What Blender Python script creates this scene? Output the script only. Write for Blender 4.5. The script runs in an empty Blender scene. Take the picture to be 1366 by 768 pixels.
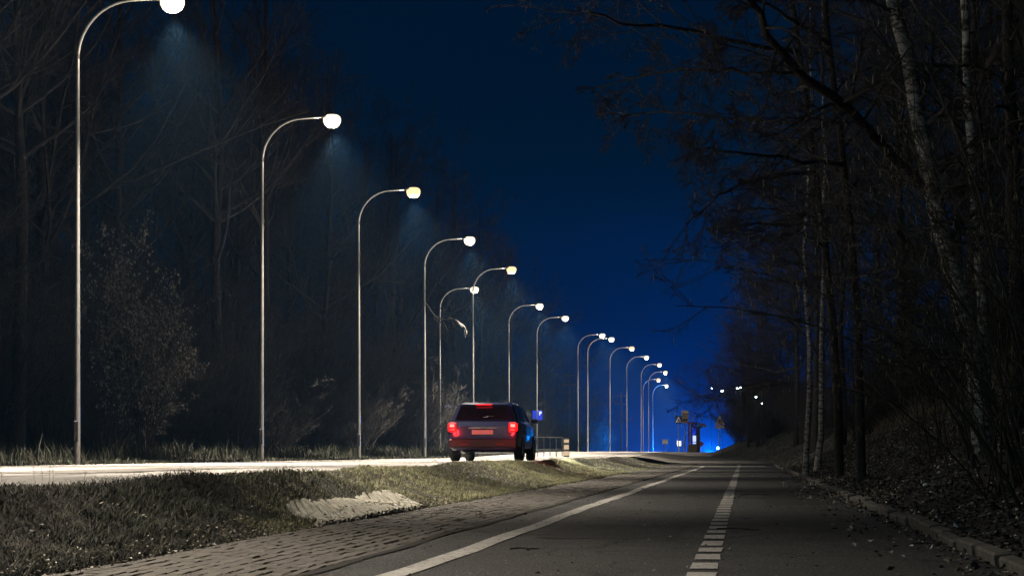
import bpy, math, random
import numpy as np
from mathutils import Vector, Matrix

# ------------------------------------------------------------------ camera, sky, exposure
S = bpy.context.scene
C = S.collection
F = 2732.0                       # focal length in pixels of the 1366 px wide photograph
EYE = 0.6
YAW = math.atan(309 / F)         # the cycle path runs to the right of the optical axis
cam_d = bpy.data.cameras.new('camera'); cam = bpy.data.objects.new('camera', cam_d); C.objects.link(cam)
cam.location = (0, 0, EYE); cam.rotation_euler = (math.pi / 2, 0, YAW)
cam_d.sensor_width = 36; cam_d.lens = 72; cam_d.shift_y = 0.1605
cam_d.clip_start = 0.1; cam_d.clip_end = 4000
S.camera = cam
S.view_settings.view_transform = 'Standard'; S.view_settings.look = 'None'
S.view_settings.exposure = 0.0; S.view_settings.gamma = 1.0
S.render.engine = 'CYCLES'
cy = S.cycles
cy.use_denoising = True
try: cy.denoiser = 'OPENIMAGEDENOISE'
except Exception: pass
cy.max_bounces = 4; cy.diffuse_bounces = 2; cy.glossy_bounces = 2; cy.volume_bounces = 0
cy.transmission_bounces = 4; cy.transparent_max_bounces = 8
cy.sample_clamp_indirect = 4.0; cy.use_light_tree = True
cy.caustics_reflective = False; cy.caustics_refractive = False

world = bpy.data.worlds.new('World'); S.world = world; world.use_nodes = True
wn = world.node_tree; wn.nodes.clear()
sky = wn.nodes.new('ShaderNodeTexSky'); sky.sky_type = 'NISHITA'; sky.sun_disc = False
sky.sun_elevation = math.radians(-2.7); sky.sun_rotation = math.radians(2.0)
sky.air_density = 1.5; sky.dust_density = 0.3; sky.ozone_density = 6.0
tint = wn.nodes.new('ShaderNodeMix'); tint.data_type = 'RGBA'; tint.blend_type = 'MULTIPLY'
tint.inputs[0].default_value = 1.0; tint.inputs[7].default_value = (0.0, 1.0, .86, 1)
bg = wn.nodes.new('ShaderNodeBackground'); bg.inputs[1].default_value = 0.15
wo = wn.nodes.new('ShaderNodeOutputWorld')
wn.links.new(sky.outputs[0], tint.inputs[6]); wn.links.new(tint.outputs[2], bg.inputs[0]); wn.links.new(bg.outputs[0], wo.inputs[0])

fill_d = bpy.data.lights.new('fill_sun', 'SUN'); fill_d.energy = 0.13; fill_d.angle = math.radians(0.5)  # weak cool fill light, added to bring out faint tree detail
fill_d.color = (0.38, 0.82, 1.0)
fill_obj = bpy.data.objects.new('fill_sun', fill_d); C.objects.link(fill_obj)
fill_obj.rotation_euler = (math.radians(52), 0, math.radians(-38))

LAMP_POWER = 25000.0
BEACON_POWER = 26000.0
HAZE_DENSITY = 0.00024
rs = np.random.RandomState(7)
random.seed(7)

# ------------------------------------------------------------------ helpers
def pix(x, y, D):
    """world point seen at photograph pixel x, y at depth D along the optical axis"""
    a = (x - 683) / F * D
    c, s = math.cos(YAW), math.sin(YAW)
    return Vector((a * c - D * s, a * s + D * c, EYE + (603.5 - y) / F * D))

def prop(o, label=None, cat=None, group=None, kind=None):
    if label: o['label'] = label
    if cat: o['category'] = cat
    if group: o['group'] = group
    if kind: o['kind'] = kind
    return o

def empty(name, loc, rz=0.0, label=None, cat=None, group=None):
    o = bpy.data.objects.new(name, None); C.objects.link(o)
    o.location = loc; o.rotation_euler = (0, 0, rz); o.empty_display_size = 0.3
    return prop(o, label, cat, group)

def mk(name, V, Fc, mat, parent=None, smooth=False):
    me = bpy.data.meshes.new(name)
    me.from_pydata([tuple(v) for v in V] if not isinstance(V, np.ndarray) else V.tolist(), [], Fc if isinstance(Fc, list) else Fc.tolist())
    me.materials.append(mat)
    if smooth: me.polygons.foreach_set('use_smooth', [True] * len(me.polygons))
    me.update()
    o = bpy.data.objects.new(name, me); C.objects.link(o)
    if parent is not None: o.parent = parent
    return o

class MB:
    def __init__(s): s.v = []; s.f = []
    def add(s, V, Fc):
        n = len(s.v); s.v.extend([tuple(map(float, p)) for p in V]); s.f.extend([tuple(int(i) + n for i in q) for q in Fc]); return s
    def box(s, x0, x1, y0, y1, z0, z1, ch=0.0, M=None):
        if ch <= 0:
            V = [(x, y, z) for z in (z0, z1) for (x, y) in ((x0, y0), (x1, y0), (x1, y1), (x0, y1))]
            Fc = [(3, 2, 1, 0), (4, 5, 6, 7), (0, 1, 5, 4), (1, 2, 6, 5), (2, 3, 7, 6), (3, 0, 4, 7)]
        else:
            V = []; rings = ((z0, ch), (z0 + ch, 0), (z1 - ch, 0), (z1, ch))
            for z, c in rings:
                V += [(x0 + c, y0 + c, z), (x1 - c, y0 + c, z), (x1 - c, y1 - c, z), (x0 + c, y1 - c, z)]
            Fc = [(3, 2, 1, 0), (12, 13, 14, 15)]
            for r in range(3):
                for k in range(4):
                    a = r * 4 + k; b2 = r * 4 + (k + 1) % 4
                    Fc.append((a, b2, b2 + 4, a + 4))
        if M is not None: V = [M @ Vector(p) for p in V]
        return s.add(V, Fc)
    def tube(s, pts, rad, k=8, caps=True):
        P = np.array([tuple(p) for p in pts], float)[None]
        R = np.broadcast_to(np.array(rad, float), (P.shape[1],))[None]
        V, Q = tubes(P, R, k)
        n = P.shape[1]
        s.add(V, Q)
        if caps:
            m = len(s.v) - n * k
            s.f.append(tuple(m + i for i in range(k))[::-1]); s.f.append(tuple(m + (n - 1) * k + i for i in range(k)))
        return s
    def lathe(s, prof, k=16, c=(0, 0, 0), sx=1.0, sy=1.0):
        V = []; Fc = []
        for r, z in prof:
            for i in range(k):
                a = 2 * math.pi * i / k
                V.append((c[0] + r * sx * math.cos(a), c[1] + r * sy * math.sin(a), c[2] + z))
        for j in range(len(prof) - 1):
            for i in range(k):
                Fc.append((j * k + i, j * k + (i + 1) % k, (j + 1) * k + (i + 1) % k, (j + 1) * k + i))
        Fc.append(tuple(range(k))[::-1]); Fc.append(tuple((len(prof) - 1) * k + i for i in range(k)))
        return s.add(V, Fc)
    def prism(s, poly, d0, d1, axis='y'):
        """polygon in x,z extruded along y (or y,z along x)"""
        n = len(poly)
        def q(p, d): return (p[0], d, p[1]) if axis == 'y' else (d, p[0], p[1])
        V = [q(p, d0) for p in poly] + [q(p, d1) for p in poly]
        Fc = [tuple(range(n)), tuple(range(2 * n - 1, n - 1, -1))] + [(i, i + n, (i + 1) % n + n, (i + 1) % n) for i in range(n)]
        return s.add(V, Fc)
    def build(s, name, mat, parent=None, smooth=False):
        return mk(name, s.v, s.f, mat, parent, smooth)

def tubes(P, R, k):
    """P (B,n,3) polylines, R (B,n) radii -> verts, quads"""
    B, n, _ = P.shape
    T = np.empty_like(P); T[:, 1:-1] = P[:, 2:] - P[:, :-2]; T[:, 0] = P[:, 1] - P[:, 0]; T[:, -1] = P[:, -1] - P[:, -2]
    T /= np.linalg.norm(T, axis=2, keepdims=True) + 1e-9
    ref = np.zeros_like(T); mean = np.abs(P[:, -1] - P[:, 0])
    ax = np.argmin(mean, axis=1); ref[np.arange(B), :, ax] = 1.0
    U = np.cross(T, ref); U /= np.linalg.norm(U, axis=2, keepdims=True) + 1e-9
    W = np.cross(T, U)
    a = np.arange(k) * 2 * math.pi / k
    V = P[:, :, None, :] + R[:, :, None, None] * (np.cos(a)[None, None, :, None] * U[:, :, None, :] + np.sin(a)[None, None, :, None] * W[:, :, None, :])
    V = V.reshape(-1, 3)
    b = (np.arange(B) * n * k)[:, None, None]; j = (np.arange(n - 1) * k)[None, :, None]; i = np.arange(k)[None, None, :]; i2 = (np.arange(k) + 1)[None, None, :] % k
    Q = np.stack([b + j + i, b + j + i2, b + j + k + i2, b + j + k + i], axis=3).reshape(-1, 4)
    return V, Q

def children(o):
    return [c for c in bpy.data.objects if c.parent == o]

def copy_tree(o, parent=None):
    c = o.copy(); C.objects.link(c)
    if parent is not None:
        c.parent = parent
    for ch in KIDS.get(o.name, []):
        copy_tree(ch, c)
    return c
KIDS = {}
def index_kids():
    KIDS.clear()
    for o in bpy.data.objects:
        if o.parent: KIDS.setdefault(o.parent.name, []).append(o)

# ------------------------------------------------------------------ materials
def mat(name, base, rough=0.8, metal=0.0, var=0.0, scale=8.0, bump=0.0, bscale=60.0, base2=None, emit=None, estr=0.0, spec=0.5, coat=0.0):
    m = bpy.data.materials.new(name); m.use_nodes = True
    nt = m.node_tree; p = nt.nodes['Principled BSDF']
    p.inputs['Base Color'].default_value = (*base, 1); p.inputs['Roughness'].default_value = rough
    p.inputs['Metallic'].default_value = metal; p.inputs['Specular IOR Level'].default_value = spec
    p.inputs['Coat Weight'].default_value = coat
    tc = nt.nodes.new('ShaderNodeTexCoord')
    nz = nt.nodes.new('ShaderNodeTexNoise'); nz.inputs['Scale'].default_value = scale; nz.inputs['Detail'].default_value = 6; nz.inputs['Roughness'].default_value = 0.65
    nt.links.new(tc.outputs['Object'], nz.inputs['Vector'])
    if base2 is None: base2 = tuple(c * (1 - var) for c in base)
    mx = nt.nodes.new('ShaderNodeMix'); mx.data_type = 'RGBA'
    rmp = nt.nodes.new('ShaderNodeMapRange'); rmp.inputs[1].default_value = 0.35; rmp.inputs[2].default_value = 0.65
    nt.links.new(nz.outputs[0], rmp.inputs[0]); nt.links.new(rmp.outputs[0], mx.inputs[0])
    mx.inputs[6].default_value = (*base, 1); mx.inputs[7].default_value = (*base2, 1)
    nt.links.new(mx.outputs[2], p.inputs['Base Color'])
    if bump > 0:
        n2 = nt.nodes.new('ShaderNodeTexNoise'); n2.inputs['Scale'].default_value = bscale; n2.inputs['Detail'].default_value = 5
        nt.links.new(tc.outputs['Object'], n2.inputs['Vector'])
        bp = nt.nodes.new('ShaderNodeBump'); bp.inputs['Strength'].default_value = 1.0; bp.inputs['Distance'].default_value = bump
        nt.links.new(n2.outputs[0], bp.inputs['Height']); nt.links.new(bp.outputs[0], p.inputs['Normal'])
    if emit:
        p.inputs['Emission Color'].default_value = (*emit, 1); p.inputs['Emission Strength'].default_value = estr
    return m

def rand_mat(name, c0, c1, rough=0.7, trans=0.0, spec=0.3, pw=1.0):
    """colour varies from island to island (blades, leaves)"""
    m = mat(name, c0, rough, spec=spec); nt = m.node_tree; p = nt.nodes['Principled BSDF']
    g = nt.nodes.new('ShaderNodeNewGeometry'); mx = nt.nodes.new('ShaderNodeMix'); mx.data_type = 'RGBA'
    mx.inputs[6].default_value = (*c0, 1); mx.inputs[7].default_value = (*c1, 1)
    pn = nt.nodes.new('ShaderNodeMath'); pn.operation = 'POWER'; pn.inputs[1].default_value = pw
    nt.links.new(g.outputs['Random Per Island'], pn.inputs[0]); nt.links.new(pn.outputs[0], mx.inputs[0]); nt.links.new(mx.outputs[2], p.inputs['Base Color'])
    return m

def asphalt(name, c0, c1, c2, crack=0.0):
    m = bpy.data.materials.new(name); m.use_nodes = True
    nt = m.node_tree; p = nt.nodes['Principled BSDF']; p.inputs['Roughness'].default_value = 0.75
    p.inputs['Specular IOR Level'].default_value = 0.4
    tc = nt.nodes.new('ShaderNodeTexCoord')
    a = nt.nodes.new('ShaderNodeTexNoise'); a.inputs['Scale'].default_value = 0.9; a.inputs['Detail'].default_value = 8
    b = nt.nodes.new('ShaderNodeTexNoise'); b.inputs['Scale'].default_value = 75; b.inputs['Detail'].default_value = 3
    for q in (a, b): nt.links.new(tc.outputs['Object'], q.inputs['Vector'])
    r1 = nt.nodes.new('ShaderNodeMapRange'); r1.inputs[1].default_value = .35; r1.inputs[2].default_value = .65
    r2 = nt.nodes.new('ShaderNodeMapRange'); r2.inputs[1].default_value = .56; r2.inputs[2].default_value = .68
    nt.links.new(a.outputs[0], r1.inputs[0]); nt.links.new(b.outputs[0], r2.inputs[0])
    m1 = nt.nodes.new('ShaderNodeMix'); m1.data_type = 'RGBA'; m1.inputs[6].default_value = (*c0, 1); m1.inputs[7].default_value = (*c1, 1)
    m2 = nt.nodes.new('ShaderNodeMix'); m2.data_type = 'RGBA'; m2.inputs[7].default_value = (*c2, 1)
    nt.links.new(r1.outputs[0], m1.inputs[0]); nt.links.new(m1.outputs[2], m2.inputs[6]); nt.links.new(r2.outputs[0], m2.inputs[0])
    out = m2.outputs[2]
    if crack > 0:
        mp = nt.nodes.new('ShaderNodeMapping'); mp.inputs['Scale'].default_value = (0.45, 0.22, 1)
        dn = nt.nodes.new('ShaderNodeTexNoise'); dn.inputs['Scale'].default_value = 1.5; dn.inputs['Detail'].default_value = 4
        ad = nt.nodes.new('ShaderNodeVectorMath'); ad.operation = 'MULTIPLY_ADD'; ad.inputs[1].default_value = (1.1, 1.1, 0)
        vo = nt.nodes.new('ShaderNodeTexVoronoi'); vo.feature = 'DISTANCE_TO_EDGE'; vo.inputs['Scale'].default_value = 1.0
        nt.links.new(tc.outputs['Object'], dn.inputs['Vector']); nt.links.new(dn.outputs[1], ad.inputs[0]); nt.links.new(tc.outputs['Object'], ad.inputs[2])
        nt.links.new(ad.outputs[0], mp.inputs['Vector']); nt.links.new(mp.outputs[0], vo.inputs['Vector'])
        r3 = nt.nodes.new('ShaderNodeMapRange'); r3.inputs[1].default_value = 0.0; r3.inputs[2].default_value = 0.010; r3.inputs[3].default_value = crack; r3.inputs[4].default_value = 0
        nt.links.new(vo.outputs[0], r3.inputs[0])
        m3 = nt.nodes.new('ShaderNodeMix'); m3.data_type = 'RGBA'; m3.inputs[7].default_value = (0.008, 0.008, 0.008, 1)
        nt.links.new(r3.outputs[0], m3.inputs[0]); nt.links.new(out, m3.inputs[6]); out = m3.outputs[2]
    nt.links.new(out, p.inputs['Base Color'])
    bp = nt.nodes.new('ShaderNodeBump'); bp.inputs['Distance'].default_value = 0.006; nt.links.new(b.outputs[0], bp.inputs['Height']); nt.links.new(bp.outputs[0], p.inputs['Normal'])
    return m

def paint(name, c, wear):
    m = asphalt(name, c, tuple(x * .75 for x in c), tuple(x * .55 for x in c)); nt = m.node_tree; p = nt.nodes['Principled BSDF']
    src = p.inputs['Base Color'].links[0].from_socket
    tc = nt.nodes.new('ShaderNodeTexCoord'); nz = nt.nodes.new('ShaderNodeTexNoise'); nz.inputs['Scale'].default_value = 14; nz.inputs['Detail'].default_value = 9; nz.inputs['Roughness'].default_value = .8
    r = nt.nodes.new('ShaderNodeMapRange'); r.inputs[1].default_value = wear; r.inputs[2].default_value = wear + .06
    mx = nt.nodes.new('ShaderNodeMix'); mx.data_type = 'RGBA'; mx.inputs[7].default_value = (0.06, 0.058, 0.055, 1)
    nt.links.new(tc.outputs['Object'], nz.inputs['Vector']); nt.links.new(nz.outputs[0], r.inputs[0]); nt.links.new(r.outputs[0], mx.inputs[0]); nt.links.new(src, mx.inputs[6]); nt.links.new(mx.outputs[2], p.inputs['Base Color'])
    return m

def glow(name, col, s):
    m = bpy.data.materials.new(name); m.use_nodes = True; p = m.node_tree.nodes['Principled BSDF']
    p.inputs['Base Color'].default_value = (*[min(1, .5 * c) for c in col], 1)
    p.inputs['Emission Color'].default_value = (*col, 1); p.inputs['Emission Strength'].default_value = s
    return m

def birch_mat():
    m = bpy.data.materials.new('birch_bark'); m.use_nodes = True
    nt = m.node_tree; p = nt.nodes['Principled BSDF']; p.inputs['Roughness'].default_value = .8
    tc = nt.nodes.new('ShaderNodeTexCoord'); mp = nt.nodes.new('ShaderNodeMapping'); mp.inputs['Scale'].default_value = (3, 3, 9)
    nz = nt.nodes.new('ShaderNodeTexNoise'); nz.inputs['Scale'].default_value = 1.6; nz.inputs['Detail'].default_value = 8; nz.inputs['Roughness'].default_value = .75
    r = nt.nodes.new('ShaderNodeMapRange'); r.inputs[1].default_value = .47; r.inputs[2].default_value = .56
    mx = nt.nodes.new('ShaderNodeMix'); mx.data_type = 'RGBA'; mx.inputs[6].default_value = (.36, .35, .33, 1); mx.inputs[7].default_value = (.03, .028, .025, 1)
    nt.links.new(tc.outputs['Object'], mp.inputs['Vector']); nt.links.new(mp.outputs[0], nz.inputs['Vector']); nt.links.new(nz.outputs[0], r.inputs[0]); nt.links.new(r.outputs[0], mx.inputs[0]); nt.links.new(mx.outputs[2], p.inputs['Base Color'])
    bp = nt.nodes.new('ShaderNodeBump'); bp.inputs['Distance'].default_value = .02; nt.links.new(nz.outputs[0], bp.inputs['Height']); nt.links.new(bp.outputs[0], p.inputs['Normal'])
    return m

M = dict(
    asphalt=asphalt('path_asphalt', (.034, .036, .037), (.018, .019, .020), (.24, .24, .235), 1.0),
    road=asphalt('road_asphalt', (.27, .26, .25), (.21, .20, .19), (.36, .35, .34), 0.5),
    side=asphalt('junction_asphalt', (.100, .092, .082), (.045, .042, .04), (.16, .15, .14), 0.5),
    repair=asphalt('repair_asphalt', (.027, .027, .028), (.016, .016, .017), (.10, .10, .095), 0.3),
    paint=paint('worn_road_paint', (.46, .45, .43), .535),
    rpaint=paint('road_paint', (.75, .75, .73), .66),
    pale_band=mat('pale_strip_surface', (.30, .28, .25), .85, var=.6, scale=3, bump=.004),
    paver=mat('paver_brick', (.115, .105, .094), .85, base2=(.055, .052, .048), scale=9, bump=.004, bscale=120),
    slab=mat('drain_concrete', (.37, .355, .30), .9, base2=(.20, .195, .16), scale=7, bump=.003, bscale=90),
    kerb=mat('kerb_concrete', (.15, .14, .125), .9, base2=(.06, .06, .055), scale=6, bump=.006, bscale=50),
    soil=mat('soil', (.032, .028, .023), .95, base2=(.015, .014, .012), scale=4, bump=.03, bscale=14),
    joint=mat('dirt_joint', (.018, .017, .014), .95, var=.5, scale=20, bump=.01, bscale=60),
    grass=rand_mat('grass_blades', (.07, .095, .035), (.42, .39, .24), .5),
    dark_grass=rand_mat('rough_grass', (.012, .017, .009), (.065, .062, .045), .7, pw=1.6),
    shade_painted_turf=rand_mat('shade_painted_turf', (.007, .010, .008), (.040, .040, .036), .8, pw=1.6),  # near verge grass, its shade put into a darker blade colour
    reed=rand_mat('dry_reed', (.10, .085, .055), (.26, .22, .15), .7),
    litter=rand_mat('leaf_litter', (.020, .016, .012), (.34, .30, .24), .38, spec=.8, pw=2.2),
    steel=mat('galvanised_steel', (.34, .335, .325), .48, metal=.8, var=.25, scale=5),
    dsteel=mat('painted_steel', (.10, .10, .10), .5, var=.3, scale=5),
    housing=mat('lamp_housing', (.30, .30, .30), .4, var=.2),
    bowl=glow('lamp_bowl_light', (1.0, .84, .60), 1.7),
    bowl_warm=glow('warm_lamp_bowl_light', (1.0, .66, .34), 1.5),
    bowl_off=mat('lamp_bowl_glass', (.55, .55, .52), .2),
    bowlc=glow('cool_lamp_light', (.75, 1.0, 1.0), 25),
    twig=mat('twig_bark', (.042, .038, .034), .85, var=.5, scale=4),
    twigl=mat('pale_twig_bark', (.075, .066, .054), .8, var=.4, scale=4),
    bark=mat('tree_bark', (.034, .030, .026), .95, var=.6, scale=7, bump=.02, bscale=25),
    birch=birch_mat(),
    dleaf=rand_mat('dry_leaf', (.06, .056, .046), (.20, .185, .15), .6),
    catkin=rand_mat('catkin', (.22, .20, .12), (.40, .36, .24), .7),
    carbody=mat('blue_car_paint', (.020, .035, .110), .28, metal=.3, var=.15, scale=2, coat=1.0),
    glassd=mat('dark_car_glass', (.012, .014, .016), .08, spec=.8),
    rubber=mat('tyre_rubber', (.02, .02, .02), .85, var=.2),
    rim=mat('wheel_rim', (.45, .45, .46), .3, metal=.9, var=.2),
    black=mat('black_plastic', (.02, .02, .02), .6, var=.2),
    tail=glow('tail_light', (1.0, .004, .006), 2.2),
    tcore=glow('tail_light_core', (1.0, .06, .05), 9),
    headl=glow('head_light', (1.0, .95, .85), 30),
    plate=mat('number_plate', (.6, .6, .58), .5, var=.1),
    sblue=mat('sign_blue', (.004, .016, .09), .4, var=.15),
    swhite=mat('sign_white', (.72, .72, .70), .4, var=.1),
    syellow=mat('sign_yellow', (.70, .48, .12), .45, var=.2),
    sblack=mat('sign_black', (.015, .015, .015), .5, var=.1),
    sred=mat('sign_red', (.12, .01, .015), .5, var=.1),
    tan=mat('marker_tan', (.62, .50, .36), .6, var=.3, scale=12),
    brick=mat('shelter_brick', (.30, .20, .13), .9, var=.4, scale=9, bump=.01),
    redpaint=mat('shelter_red_paint', (.18, .03, .02), .5, var=.3),
    panel_lit=glow('lit_poster', (.42, .50, 1.0), 1.6),
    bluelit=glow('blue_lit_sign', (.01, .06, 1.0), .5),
    lampblue=glow('blue_beacon_light', (.06, .18, 1.0), 40),
    violet=glow('violet_lit_panel', (.55, .55, 1.0), 1.5),
    wood=mat('pole_wood', (.09, .07, .05), .9, var=.4, scale=6),
)

# ------------------------------------------------------------------ terrain
def sm(a, b, x):
    t = np.clip((np.asarray(x, float) - a) / (b - a), 0, 1); return t * t * (3 - 2 * t)
def drop(Y): return 0.03 * np.maximum(0, np.asarray(Y, float) - 185)
def hb(Y): return 0.62 * sm(78, 150, Y) - drop(Y)
def hr(Y): return 0.364 + 0.27 * sm(82, 135, Y) - drop(Y)
def xr(Y): return -4.45 - 0.65 * sm(14, 34, Y)
def xbank(Y): return 1.47 - 3.6 * sm(92, 130, Y)
_ph = rs.rand(24) * 6.28
def bumps(X, Y, f=1.0):
    X = np.asarray(X, float); Y = np.asarray(Y, float); z = 0
    for i, (a, b2, c) in enumerate(((1.9, .6, 1), (-1.1, 1.4, .8), (3.3, -.9, .5), (.7, -2.6, .5), (5.1, 3.3, .3), (-6.3, 4.1, .2), (9.1, -7.7, .12), (11.0, 12.3, .10))):
        z = z + c * np.sin(a * f * X + b2 * f * Y + _ph[i])
    return z / 2.2
def height(X, Y):
    X = np.asarray(X, float); Y = np.asarray(Y, float)
    b = hb(Y); r = hr(Y); e = xr(Y)
    merge = sm(86, 96, Y)
    t = np.clip((-3.4 - X) / (-3.4 - e), 0, 1)
    verge = b + (r - b) * t ** 2.1 + (0.035 * np.sin(math.pi * np.clip(t, 0, 1)) * (1 + 1.6 * bumps(X, Y, 1.3)) + 0.06 * np.exp(-((t - .93) / .16) ** 2) * (1 + .6 * bumps(X, Y, .5))) * (1 - merge) * sm(0, .06, t)
    z = np.where(X > -3.4, b, verge)
    z = np.where(X < e, r, z)
    far = np.clip((-12.5 - X) / 8, 0, 8)
    z = np.where(X < -12.5, r + .10 * bumps(X, Y, .35) * np.clip(far * 3, 0, 1) + .25 * sm(0, 1.5, far) + .02 * np.maximum(0, -X - 40), z)
    xb = xbank(Y); d = np.maximum(0, X - xb)
    bank = .40 * np.minimum(d, .8) + .74 * np.clip(d - .8, 0, 2.6) + .34 * np.clip(d - 3.4, 0, 6) + .04 * np.maximum(d - 9.4, 0)
    bank = bank * (1 - .35 * sm(35, 70, Y)) + .07 * bumps(X, Y, .8) * np.clip(d * 1.2, 0, 1)
    z = np.where(X > xb, b + bank, z)
    return z

xs = sorted(set([-160, -120, -90, -70, -55, -45, -38, -32, -28, -25, -22, -20, -18, -16.5, -15.5, -14.5, -13.8, -13.2, -12.8, -12.5, -12.2, -9, -6.5, -5.6, -5.3, -5.1] +
            [round(-5.0 + .1 * i, 2) for i in range(17)] + [-3.38, -3.0, -2.1, 0, 1.3, 1.44] + [round(1.5 + .14 * i, 2) for i in range(30)] + [6, 6.5, 7, 8, 9, 10, 12, 15, 20, 28, 40, 60, 90, 160]))
ys = [-30, -15, -5, 0, 4] + list(np.arange(6, 40, .25)) + list(np.arange(40, 100, .8)) + list(np.arange(100, 200, 3)) + [205, 215, 230, 250, 280, 320, 380, 460, 600]
GX, GY = np.meshgrid(xs, ys)
GZ = height(GX, GY)
on_hard = ((GX >= -3.4) & (GX <= xbank(GY))) | ((GX <= xr(GY)) & (GX >= -12.4)) | ((GY > 90) & (GX > -12.4) & (GX < xbank(GY)))
GZ = GZ - np.where(on_hard, .06, 0)
nx, ny = len(xs), len(ys)
gv = np.stack([GX, GY, GZ], axis=2).reshape(-1, 3)
ii, jj = np.meshgrid(np.arange(nx - 1), np.arange(ny - 1)); a = (jj * nx + ii).ravel()
gf = np.stack([a, a + 1, a + 1 + nx, a + nx], axis=1)
prop(mk('ground', gv, gf, M['soil'], smooth=True), kind='structure')

def strip(name, x0, x1, y0, y1, hf, mt, dz=.004, nxs=4, step=1.0, wob=0.0, kind='structure', seed=0):
    r2 = np.random.RandomState(seed)
    yy = np.arange(y0, y1 + step * .5, step); n = len(yy)
    ph = r2.rand(6) * 6
    w = wob * (np.sin(yy * .45 + ph[0]) + .6 * np.sin(yy * 1.3 + ph[1]) + .35 * np.sin(yy * 3.1 + ph[2]))
    X0 = (x0(yy) if callable(x0) else x0 + 0 * yy) + w; X1 = (x1(yy) if callable(x1) else x1 + 0 * yy) + w + wob * .35 * np.sin(yy * 2.3 + ph[3])
    V = []; 
    for k in range(nxs + 1):
        X = X0 + (X1 - X0) * k / nxs
        V.append(np.stack([X, yy, hf(X, yy) + dz], axis=1))
    V = np.stack(V, axis=1).reshape(-1, 3)
    i2, j2 = np.meshgrid(np.arange(nxs), np.arange(n - 1)); a = (j2 * (nxs + 1) + i2).ravel()
    o = mk(name, V, np.stack([a, a + 1, a + 2 + nxs, a + 1 + nxs], axis=1), mt, smooth=True)
    if kind: o['kind'] = kind
    return o

pathz = lambda X, Y: hb(Y) + 0 * X + .006 * bumps(X, Y, .7)
roadz = lambda X, Y: hr(Y) + .02 * (1 - ((X + 8.3) / 4.2) ** 2)
strip('cycle_path', -2.1, 1.31, -6, 96, pathz, M['asphalt'], .004, 8, .5)
strip('road', lambda y: xr(y) - .02, -12.3, -10, 330, roadz, M['road'], .004, 6, 2)
strip('junction', lambda y: xr(y) + 0.0, lambda y: xbank(y) - .1, 95.5, 330, lambda X, Y: np.where(X < -5, hr(Y), hb(Y) * sm(-5.1, -3, X) + hr(Y) * (1 - sm(-5.1, -3, X))), M['side'], .008, 8, 2)
strip('dirt_joint', -2.16, -2.10, 4, 94, pathz, M['joint'], .012, 1, .2, .018, seed=3)
strip('edge_line', -1.75, -1.61, 4, 86, pathz, M['paint'], .009, 1, .25, .010, seed=5)
# broken line of short blocks, with a longer one now and then
dm = MB(); y = 9.6; k = 0
while y < 92:
    L = .58 if k % 4 else .62
    if 26.4 < y < 27.5: L = 1.6
    x0 = -.272; x1 = -.132
    j = [random.uniform(-.006, .006) for _ in range(6)]
    pts = [(x0 + j[0], y + j[4]), (x1 + j[1], y + j[5]), (x1 + j[2], y + L), (x0 + j[3], y + L)]
    dm.add([(px, py, float(pathz(px, py)) + .009) for px, py in pts], [(0, 1, 2, 3)])
    y += L + (.32 if y < 60 else .45); k += 1
prop(dm.build('dashed_line', M['paint']), kind='structure')
# road centre line and far edge line
rm = MB(); y = -4
while y < 170:
    for s in range(4):
        ya, yb = y + s, y + s + 1
        rm.add([(px, py, float(roadz(px, py)) + .009) for px, py in ((-8.36, ya), (-8.24, ya), (-8.24, yb), (-8.36, yb))], [(0, 1, 2, 3)])
    y += 8
prop(rm.build('centre_line', M['rpaint']), kind='structure')
strip('far_edge_line', -12.0, -11.88, -6, 180, roadz, M['rpaint'], .009, 1, 1)
for (y0, y1, xa, xb2, nm) in ((30.9, 31.05, -2.0, -.5, 0), (30.85, 30.95, -.1, 1.25, 1), (58.6, 59.9, -3.0, 1.2, 2), (84.5, 86.8, -2.6, .9, 3), (18.35, 18.40, -.1, .45, 4)):  # pale strips across the path, some thin and some wide
    nn = 24; V = []
    for q in range(nn + 1):
        x = xa + (xb2 - xa) * q / nn
        w = .03 * math.sin(q * 1.3 + nm) + random.uniform(-.015, .015)
        V += [(x, y0 + w, float(pathz(x, y0 + w)) + .007), (x, y1 + w + random.uniform(-.02, .02), float(pathz(x, y1 + w)) + .007)]
    prop(mk('pale_strip', V, [(2 * q, 2 * q + 2, 2 * q + 3, 2 * q + 1) for q in range(nn)], M['pale_band']), kind='structure')

strip('tar_seam', -6.62, -6.55, 4, 150, roadz, M['joint'], .008, 1, .5, .05, seed=8)
strip('tar_seam', -9.95, -9.90, 4, 150, roadz, M['joint'], .008, 1, .5, .07, seed=9)
strip('road_repair', -7.9, -6.7, 20, 27, roadz, M['side'], .010, 4, .5, .03, seed=12)
strip('road_repair', -11.6, -9.9, 44, 58, roadz, M['side'], .010, 4, .5, .03, seed=13)
strip('path_repair', -1.45, -.45, 14.2, 17.0, pathz, M['repair'], .007, 4, .2, .012, seed=14)
strip('path_repair', .25, 1.1, 23.5, 29.5, pathz, M['repair'], .007, 4, .2, .012, seed=15)
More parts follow.
